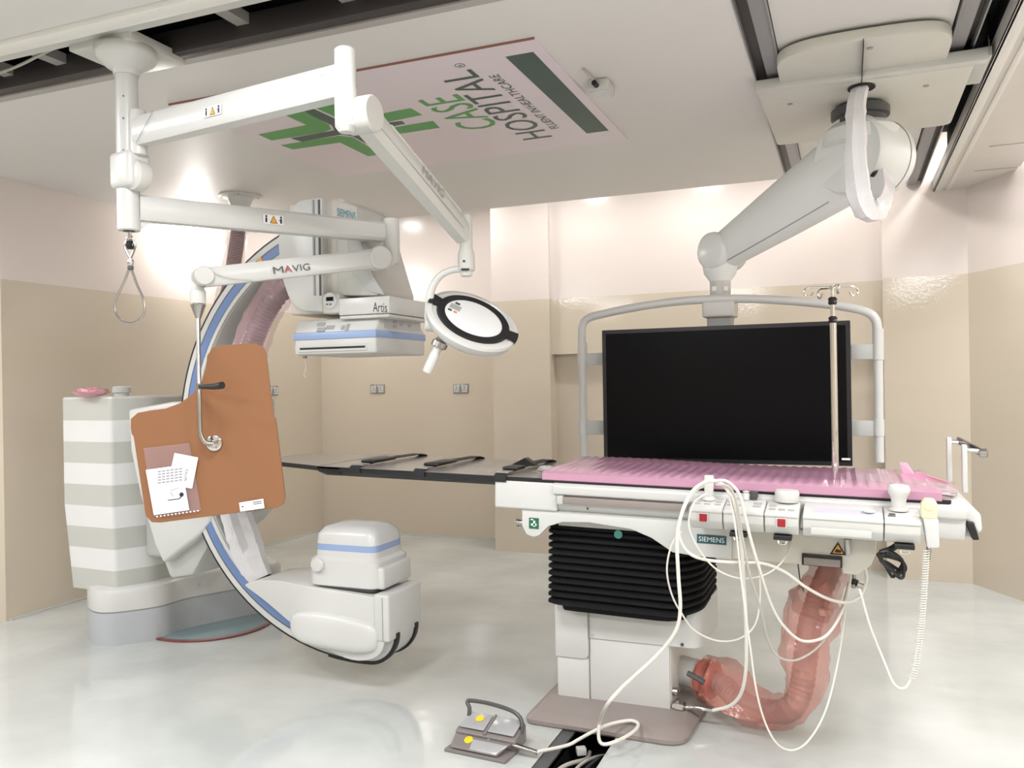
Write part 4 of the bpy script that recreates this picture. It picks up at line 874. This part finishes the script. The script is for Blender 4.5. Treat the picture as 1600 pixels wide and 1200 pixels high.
for a in (8, 100, 172, 262):
    a = math.radians(a)+YAW; dd = V((math.cos(a), math.sin(a), 0)); c = V((ipx, ipy, zt+.008))
    obj('hook', tube([c, c+dd*.05+V((0, 0, .002)), c+dd*.09+V((0, 0, .004)), c+dd*.115+V((0, 0, -.008)), c+dd*.112+V((0, 0, -.03)), c+dd*.09+V((0, 0, -.034)), c+dd*.078+V((0, 0, -.018))], .0038, 8, 5), CHROME, IV)
tb('pole_clamp', bevel(box(ipx-.03, ipx+.03, 3.765, 3.825, .92, .965), .005), STEEL, IV)

# ================================================================ wrapped hose at the table column
TH = thing('table_hose', (-.6, 3.5, .1), 'grey ribbed hose wrapped in salmon plastic film from column foot to table underside', 'hose')
th0 = V((-.665, 3.56, .14))
tpath = [th0, V((-.60, 3.54, .135)), V((-.50, 3.50, .125)), Pz(1160, 1098, .105), Pz(1205, 1112, .095), Pd(1237, 1106, 3.11), Pd(1252, 1075, 3.11), Pd(1258, 1035, 3.12), Pd(1264, 985, 3.16), Pd(1280, 930, 3.22), Pd(1298, 885, 3.28), Pd(1306, 850, 3.30)]
obj('hose', corrugated(tpath, .044, amp=.05), mat('warm_grey_hose', (138, 124, 120), .4), TH)
SALM = mat('salmon_plastic_film', (206, 134, 120), .14, alpha=.42, bump=.8, bscale=18)
obj('film_wrap', wrap(tpath[1:], lambda t: .078+.022*math.sin(t*9+1.2)*(1 if t < .8 else .5)-(.02 if t < .06 else 0), 17, k=4, n=13, amp=.3), SALM, TH, 12)
obj('hose_collar', tube([V((-.68, 3.565, .145)), V((-.60, 3.54, .14))], .062, 20), OFFW, TH)
obj('film_band', tube([V((-.585, 3.535, .138)), V((-.565, 3.528, .137))], .074, 18), mat('salmon_tape', (190, 96, 78), .3), TH)
obj('film_band', tube([V((-.545, 3.52, .135)), V((-.53, 3.516, .134))], .076, 18), MATS['salmon_tape'], TH)
obj('dark_tie', tube([Pd(1075, 1052, 3.35), Pd(1085, 1057, 3.33), Pd(1100, 1066, 3.31)], .012, 8), DGREY, TH)
obj('tag_block', obox(Pd(1289, 957, 3.14), RT*.022-UP*.002, UP*.012, FW*.012, .003), mat('tag_beige', (200, 184, 172), .5), TH)
obj('film_knot', wrap([Pd(1262, 945, 3.17), Pd(1270, 938, 3.19), Pd(1278, 930, 3.21)], .082, 8), SALM, TH, 20)

# column side connectors
cn = thing('cable_connector', (-.66, 3.45, .08), 'steel screw connector plugged into the side of table column', 'connector')
pc = Px(1052, 1103, -.675)
obj('connector_nut', lathe([(.02, 0), (.02, .012), (.026, .014), (.026, .045), (.018, .05)], pc, (1, -.1, -.02), 8), STEEL, cn)
obj('connector_barrel', tube([pc+V((.045, -.004, 0)), Pd(1085, 1105, FW.dot(pc)-.05), Pd(1114, 1110, FW.dot(pc)-.07)], [.010, .010, .008, .008], 12), CHROME, cn)
obj('upper_port', lathe([(.016, 0), (.016, .02), (.012, .024)], Px(1051, 1080, -.68), (1, 0, 0), 12), STEEL, cn)

# ================================================================ loose white cables, each a thing of its own
def cable(name, pts, r, label, mt=CABLE, k=7):
    return tag(obj(name, tube([Pd(x, y, D) for x, y, D in pts], r, 9, k), mt), label, 'cable', None)
cable('pedal_cable', [(1114, 1110, 3.13), (1140, 1103, 3.08), (1157, 1085, 3.03), (1165, 1050, 2.98), (1166, 990, 2.94), (1163, 920, 2.9), (1158, 850, 2.86), (1150, 800, 2.83), (1138, 768, 2.83), (1120, 752, 2.85), (1100, 754, 2.86), (1080, 770, 2.86), (1066, 800, 2.85), (1058, 840, 2.85), (1060, 900, 2.86), (1063, 950, 2.88), (1056, 985, 2.9), (1030, 1020, 2.93), (985, 1062, 2.95)], .0064, 'thick white cable from column connector looped over the joystick')
cable('looped_cable', [(1100, 758, 2.875), (1085, 768, 2.87), (1068, 795, 2.87), (1060, 830, 2.88), (1072, 860, 2.88), (1100, 874, 2.89), (1150, 879, 2.9), (1190, 880, 2.92), (1225, 893, 2.95), (1260, 918, 2.97), (1295, 936, 3.0), (1325, 941, 3.02), (1345, 930, 3.03), (1354, 905, 3.03), (1350, 880, 3.04), (1346, 858, 3.05)], .0057, 'white cable sagging under the table to the steel socket port')
cable('looped_cable', [(1112, 752, 2.82), (1135, 752, 2.81), (1155, 772, 2.81), (1165, 810, 2.82), (1175, 850, 2.84), (1187, 890, 2.87), (1203, 940, 2.92), (1222, 975, 2.95), (1250, 1000, 2.98), (1280, 999, 3.0), (1300, 983, 3.02), (1318, 950, 3.06), (1327, 915, 3.1), (1330, 880, 3.14)], .0054, 'white cable with deep sag crossing the upper salmon hose')
cable('looped_cable', [(1118, 757, 2.80), (1140, 762, 2.80), (1152, 790, 2.81), (1160, 840, 2.83), (1172, 900, 2.86), (1188, 950, 2.9), (1200, 1000, 2.94), (1215, 1025, 2.96), (1240, 1032, 2.98), (1270, 1018, 3.01), (1295, 990, 3.05), (1315, 950, 3.1), (1326, 910, 3.14)], .0042, 'thin grey white cable sagging lowest across the salmon hose bend', GCABLE)
cable('thin_cable', [(1106, 770, 2.83), (1085, 785, 2.84), (1076, 815, 2.85), (1082, 840, 2.86), (1100, 870, 2.87), (1125, 893, 2.88), (1160, 904, 2.9), (1195, 898, 2.92), (1220, 880, 2.95), (1232, 860, 2.98), (1235, 840, 3.02)], .0031, 'thin white cable drooping from the joystick to the round knob module')
cable('thin_cable', [(1066, 830, 2.9), (1050, 850, 2.9), (1042, 890, 2.9), (1050, 930, 2.92), (1066, 960, 2.94), (1085, 985, 2.96), (1120, 1001, 2.98), (1155, 998, 3.0), (1180, 975, 3.03), (1188, 930, 3.05), (1186, 880, 3.06), (1188, 840, 3.06)], .0032, 'thin white cable looping low in front of the bellows')
cable('floor_touching_cable', [(1140, 775, 2.82), (1150, 830, 2.83), (1160, 920, 2.85), (1172, 1010, 2.87), (1182, 1080, 2.88), (1196, 1130, 2.89), (1215, 1163, 2.89), (1240, 1172, 2.9), (1265, 1155, 2.92), (1290, 1110, 2.96), (1308, 1040, 3.02), (1320, 960, 3.1), (1325, 910, 3.15)], .0034, 'long thin white cable hanging nearly to the floor before salmon hose')
cable('grey_lead', [(1246, 875, 3.2), (1250, 905, 3.2), (1256, 925, 3.2)], .0025, 'very thin dark lead hanging beside the salmon hose top', DGREY)
ck = thing('hanging_plug', Pd(1336, 905, 3.12), 'small black and steel plug hanging under the table beside salmon hose', 'plug')
obj('plug_bracket', obox(Pd(1334, 890, 3.15), RT*.006, UP*.07, FW*.01, .002), LGREY, ck)
obj('plug_head', obox(Pd(1335, 909, 3.12), RT*.012, UP*.009, FW*.012, .003), BLACK, ck)
obj('plug_shell', lathe([(.011, -.016), (.011, .016)], Pd(1344, 915, 3.11), RT-UP*.4, 12), STEEL, ck)

# ================================================================ foot switch on the floor
FS = thing('foot_switch', (-1.25, 2.85, 0), 'grey two pedal foot switch with tubular carry bar on the floor', 'foot switch')
fa = Pz(720, 1178, .0); fb = Pz(805, 1196, .0)
fr = (V((fb.x, fb.y, 0))-V((fa.x, fa.y, 0))).normalized(); ff = V((-fr.y, fr.x, 0)); fo = Pz(714, 1160, .0); fo.z = 0
def fpx(a, b, z): return fo+fr*a+ff*b+V((0, 0, z))
W_ = .255
FG = mat('footswitch_grey', (120, 114, 112), .4)
obj('base_tray', bevel(prism([fpx(-.005, -.09, 0), fpx(W_, -.09, 0), fpx(W_+.0, .05, 0), fpx(.0, .05, 0)], (0, 0, .012)), .004), FG, FS)
obj('pedal_body', bevel(loft([[fpx(0, -.005, .012), fpx(W_, -.005, .012), fpx(W_, .09, .012), fpx(0, .09, .012)], [fpx(0, -.012, .05), fpx(W_, -.012, .05), fpx(W_, .09, .075), fpx(0, .09, .075)], [fpx(.003, .004, .058), fpx(W_-.003, .004, .058), fpx(W_-.003, .088, .085), fpx(.003, .088, .085)]]), .004), FG, FS)
for x0, x1 in ((.010, .118), (.134, .245)):
    obj('top_pedal', bevel(prism([fpx(x0, .0, .0625), fpx(x1, .0, .0625), fpx(x1, .083, .089), fpx(x0, .083, .089)], (0, 0, .006)), .003), mat('pedal_metal', (176, 176, 178), .2, .25), FS)
obj('front_pedal', bevel(prism([fpx(.018, -.082, .016), fpx(W_-.04, -.082, .016), fpx(W_-.012, -.02, .04), fpx(.006, -.02, .04)], (0, 0, .006)), .003), FG, FS)
obj('front_pedal_plate', bevel(prism([fpx(.10, -.08, .0225), fpx(W_-.045, -.08, .0225), fpx(W_-.02, -.035, .041), fpx(.09, -.035, .041)], (0, 0, .002)), .001, 1), MATS['pedal_metal'], FS)
obj('pedal_divider', bevel(prism([fpx(.120, -.01, .05), fpx(.132, -.01, .05), fpx(.132, .09, .085), fpx(.120, .09, .085)], (0, 0, .012)), .003), FG, FS)
dn = V((0, -.3, .95))
obj('yellow_mark', lathe([(.017, 0), (.017, .0012), (.001, .0014)], fpx(.075, .05, .086), (-ff*.28+V((0, 0, .95))), 18), YELLOW, FS)
obj('yellow_ring', lathe([(.017, 0), (.017, .003), (.010, .003), (.010, .001), (.001, .001)], fpx(.075, -.040, .0375), (-ff*.36+V((0, 0, .93))), 18), YELLOW, FS)
obj('status_lamp', lathe([(.006, 0), (.006, .003), (.001, .004)], fpx(.145, -.013, .038), -ff, 10), WHITE, FS)
obj('carry_bar', tube([fpx(.02, .06, .08), fpx(.018, .07, .11), fpx(.006, .075, .13), fpx(.02, .08, .137), fpx(.10, .08, .138), fpx(.19, .075, .13), fpx(.235, .068, .115), fpx(.252, .06, .09), fpx(.255, .05, .06)], .008, 10, 6), mat('bar_grey', (84, 84, 84), .35, .3), FS)
obj('cable_gland', tube([fpx(W_-.01, .0, .032), fpx(W_+.09, -.01, .028)], [.012, .009], 12), STEEL, FS)
g0 = fpx(W_+.085, -.01, .028)
def fl(x, y, z=.010): return Pz(x, y, z)
tag(obj('foot_switch_cable', tube([g0, fl(885, 1165, .018), fl(905, 1155, .035), fl(925, 1144, .062), fl(952, 1132, .068), fl(983, 1126, .068), fl(997, 1131, .068), fl(990, 1143, .066), fl(968, 1156, .062), fl(945, 1163, .058), fl(936, 1155, .066), fl(937, 1130, .085), Pd(948, 1102, 2.96), Pd(970, 1076, 2.955), Pd(985, 1062, 2.95)], .0066, 10, 7), CABLE), 'thick cream cable looping on the floor from the foot switch', 'cable')
# loose leads in the trench
for k, (pts, r, lab, mt_) in enumerate(((((-.98, 3.2, -.1), (-.95, 3.05, -.06), (-.99, 2.9, -.03), (-1.03, 2.7, -.03)), .008, 'grey lead in the floor trench nearest the foot switch', GCABLE), (((-.90, 3.2, -.1), (-.92, 3.05, -.05), (-.94, 2.9, -.03), (-.93, 2.7, -.03)), .006, 'thin grey lead in the middle of the floor trench', GCABLE), (((-.88, 3.15, -.08), (-.885, 3.0, -.03), (-.90, 2.85, -.02), (-.895, 2.7, -.02)), .009, 'thick black lead along the right side of the floor trench', BCABLE))):
    tag(obj('trench_lead', tube(pts, r, 8, 6), mt_), lab, 'cable')
tag(obj('trench_plug', obox(Pz(908, 1173, -.04), (.016, .01, 0), (-.008, .014, 0), (0, 0, .014), .004), OFFW), 'small white plug lying in the dark floor trench', 'plug')

# ================================================================ ceiling mounted monitor
MO = thing('ceiling_monitor', (-.62, 4.47, .96), 'very large black flat monitor in white tubular frame on ceiling arm', 'monitor')
YM = 4.45; mx0, mx1, mz0, mz1 = -1.252, .018, .945, 1.668
obj('monitor_case', bevel(box(mx0, mx1, YM, YM+.085, mz0, mz1), .006, 2), BLACK, MO)
obj('bezel', [box(mx0+.001, mx1-.001, YM-.006, YM+.002, mz1-.022, mz1-.001), box(mx0+.001, mx1-.001, YM-.006, YM+.002, mz0+.001, mz0+.022), box(mx0+.001, mx0+.022, YM-.006, YM+.002, mz0+.02, mz1-.02), box(mx1-.022, mx1-.001, YM-.006, YM+.002, mz0+.02, mz1-.02)], mat('bezel_black', (24, 25, 29), .3), MO, 0)
obj('screen', box(mx0+.022, mx1-.022, YM-.0025, YM+.001, mz0+.022, mz1-.022), SCREEN, MO, 0)
obj('corner_label', obox((mx1-.03, YM-.007, mz0+.035), (.02, 0, 0), (0, .0006, 0), (0, 0, .005)), PAPER, MO, 0)
yf_ = YM+.07
fpts = [(913, 712), (911, 640), (910, 560), (909, 520), (911, 506), (920, 497), (940, 491), (1000, 479), (1060, 471), (1125, 467), (1200, 468), (1280, 474), (1330, 481), (1355, 488), (1367, 498), (1371, 515), (1372, 560), (1373, 640), (1374, 722)]
obj('frame_tube', tube([Py(x, y, yf_) for x, y in fpts], .0225, 16, 5), WHITE, MO)
for x, y0, y1 in ((910, 536, 572), (911, 655, 680), (1372, 514, 562), (1373, 655, 681)):
    p = Py(x, y0, yf_); q = Py(x, y1, yf_)
    obj('frame_sleeve', tube([q, p], .027, 18), WHITE, MO)
for xa, xb, y0, y1 in ((912, 950, 551, 571), (914, 950, 657, 679), (1330, 1380, 537, 562), (1330, 1380, 657, 681)):
    p = Py(xa, y1, yf_); q = Py(xb, y0, yf_)
    obj('frame_bracket', bevel(box(p.x, q.x, yf_-.012, yf_+.012, p.z, q.z), .003), LGREY, MO)
ym = 4.60
mc = Py(1126, 480, ym)
def zm(y): return Py(1126, y, ym).z
obj('mount_block', bevel(box(mc.x-.085, mc.x+.085, yf_-.02, ym+.06, zm(497), zm(472)), .012, 3), OFFW, MO)
obj('mount_neck', bevel(box(mc.x-.065, mc.x+.065, YM+.08, ym+.04, mz1-.12, zm(496)), .006), MGREY, MO)
# articulated ceiling arm
ARMW = mat('monitor_arm_lifted_white', (224, 228, 226), .28)  # white made lighter in colour to make up for the dim light here
AR = thing('monitor_arm', (.1, 4.1, ZC-.06), 'thick white tapered ceiling arm carrying the large black monitor', 'support arm')
aE = V((mc.x+.02, ym, Py(1110, 395, ym).z)); aH = Pd(1345, 245, FW.dot(V((.1, 4.12, 0))))
dd = (aE-aH); dh = V((dd.x, dd.y, 0)).normalized(); axn = V((-dh.y, dh.x, 0))
if axn.dot(RT) > 0: axn = -axn      # points left, a little towards the camera
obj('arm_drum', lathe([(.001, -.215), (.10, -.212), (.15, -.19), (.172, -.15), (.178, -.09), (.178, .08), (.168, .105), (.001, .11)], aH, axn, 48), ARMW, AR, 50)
obj('drum_seam', lathe([(.178, -.112), (.1795, -.110), (.1795, -.108), (.178, -.106)], aH, axn, 48), MGREY, AR)
u3 = axn.cross(dd.normalized());
if u3.z < 0: u3 = -u3
def ell(c, a, b, n=32): return [c+axn*math.cos(2*math.pi*i/n)*a+u3*math.sin(2*math.pi*i/n)*b for i in range(n)]
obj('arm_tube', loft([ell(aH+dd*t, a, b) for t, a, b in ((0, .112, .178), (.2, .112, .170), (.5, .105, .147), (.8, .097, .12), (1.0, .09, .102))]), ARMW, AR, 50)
obj('arm_seam', loft([[aH+dd*t+u3*-.0, aH+dd*t] for t in (0, 1)], cap=False, closed=False), MGREY, AR) if False else None
obj('under_groove', tube([aH+dd*t+axn*.112*(1-.2*t)*.62-u3*b*.785 for t, b in ((.2, .170), (.5, .147), (.8, .12), (.97, .104))], .0035, 6, 3), MGREY, AR)
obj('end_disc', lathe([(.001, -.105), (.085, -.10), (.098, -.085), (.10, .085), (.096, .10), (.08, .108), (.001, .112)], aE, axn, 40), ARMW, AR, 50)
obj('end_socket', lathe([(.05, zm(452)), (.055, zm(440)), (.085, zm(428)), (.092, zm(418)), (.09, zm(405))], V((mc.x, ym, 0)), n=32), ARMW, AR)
obj('end_spigot', lathe([(.045, zm(474)), (.047, zm(468)), (.055, zm(460)), (.056, zm(434))], V((mc.x, ym, 0)), n=28), OFFW, AR)
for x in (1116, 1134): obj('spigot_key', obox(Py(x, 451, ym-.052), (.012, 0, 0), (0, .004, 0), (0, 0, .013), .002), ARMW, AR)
obj('hub_shaft', lathe([(.11, 2.52), (.11, 2.56), (.125, 2.565), (.125, 2.60), (.10, 2.62)], V((aH.x, aH.y, 0)), n=36), DGREY, AR)
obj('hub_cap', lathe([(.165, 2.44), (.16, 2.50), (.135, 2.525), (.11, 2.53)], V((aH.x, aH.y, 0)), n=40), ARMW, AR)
# ceiling carriage
CA = thing('ceiling_carriage', (.075, 4.15, ZC), 'pale grey square carriage plate running on the ceiling rails', 'carriage')
CARM = mat('carriage_grey', (200, 199, 190), .42)
obj('carriage_plate', bevel(prism(rpoly([V((-.342, 3.755, 2.62)), V((.49, 3.755, 2.62)), V((.49, 4.615, 2.62)), V((-.325, 4.625, 2.62))], [.01, .02, .05, .03], 4), (0, 0, .05)), .005), CARM, CA)
cov = rpoly([V((-.245, 3.76, 2.635)), V((-.245, 3.46, 2.635)), V((-.15, 3.375, 2.635)), V((.07, 3.355, 2.635)), V((.31, 3.375, 2.635)), V((.385, 3.46, 2.635)), V((.385, 3.76, 2.635))], [0, .08, .1, .2, .1, .08, 0], 5)
obj('front_cover', bevel(prism(cov, (0, 0, .045)), .006), CARM, CA)
obj('front_lip', bevel(prism([V((-.346, 3.70, 2.612)), V((.53, 3.70, 2.612)), V((.53, 3.757, 2.612)), V((-.346, 3.757, 2.612))], (0, 0, .05)), .006), OFFW, CA)
obj('cover_seam', box(.0735, .0765, 3.36, 3.83, 2.609, 2.64), INK, CA)
for x in (.1, -.22, .33): obj('plate_screw', lathe([(.012, 0), (.012, .003)], (x, 3.95 if x != .1 else 3.45, 2.62 if x != .1 else 2.635), (0, 0, -1), 10), MGREY, CA)
obj('cable_hole', lathe([(.055, 2.612), (.055, 2.625)], (.075, 3.85, 0), n=24), BLACK, CA)
obj('rail_bracket', [bevel(box(.49, .545, 3.72, 4.05, 2.63, 2.67), .003)], LGREY, CA)
obj('bracket_pin', tube([(.538, 3.76, 2.66), (.538, 3.74, 2.80)], .004, 8), CHROME, CA)
wc = thing('wrapped_cable', (.075, 3.85, 2.61), 'white plastic wrapped cable drooping from carriage into the monitor arm drum', 'cable')
wp = [V((.075, 3.85, 2.62)), Pd(1339, 165, 3.50), Pd(1338, 200, 3.46), Pd(1338, 240, 3.44), Pd(1341, 280, 3.42), Pd(1346, 312, 3.41), Pd(1358, 330, 3.42), Pd(1372, 324, 3.45), Pd(1379, 304, 3.50), Pd(1376, 282, 3.58)]
obj('wrap', wrap(wp, lambda t: .034+.018*t, 12, k=4, n=12, amp=.2), mat('white_film', (232, 232, 234), .3, bump=.4, bscale=30), wc, 25)
obj('port_ring', lathe([(.05, -.01), (.05, .01), (.04, .012)], Pd(1373, 284, 3.57), -FW*.8+RT*.5, 20), BLACK, AR)
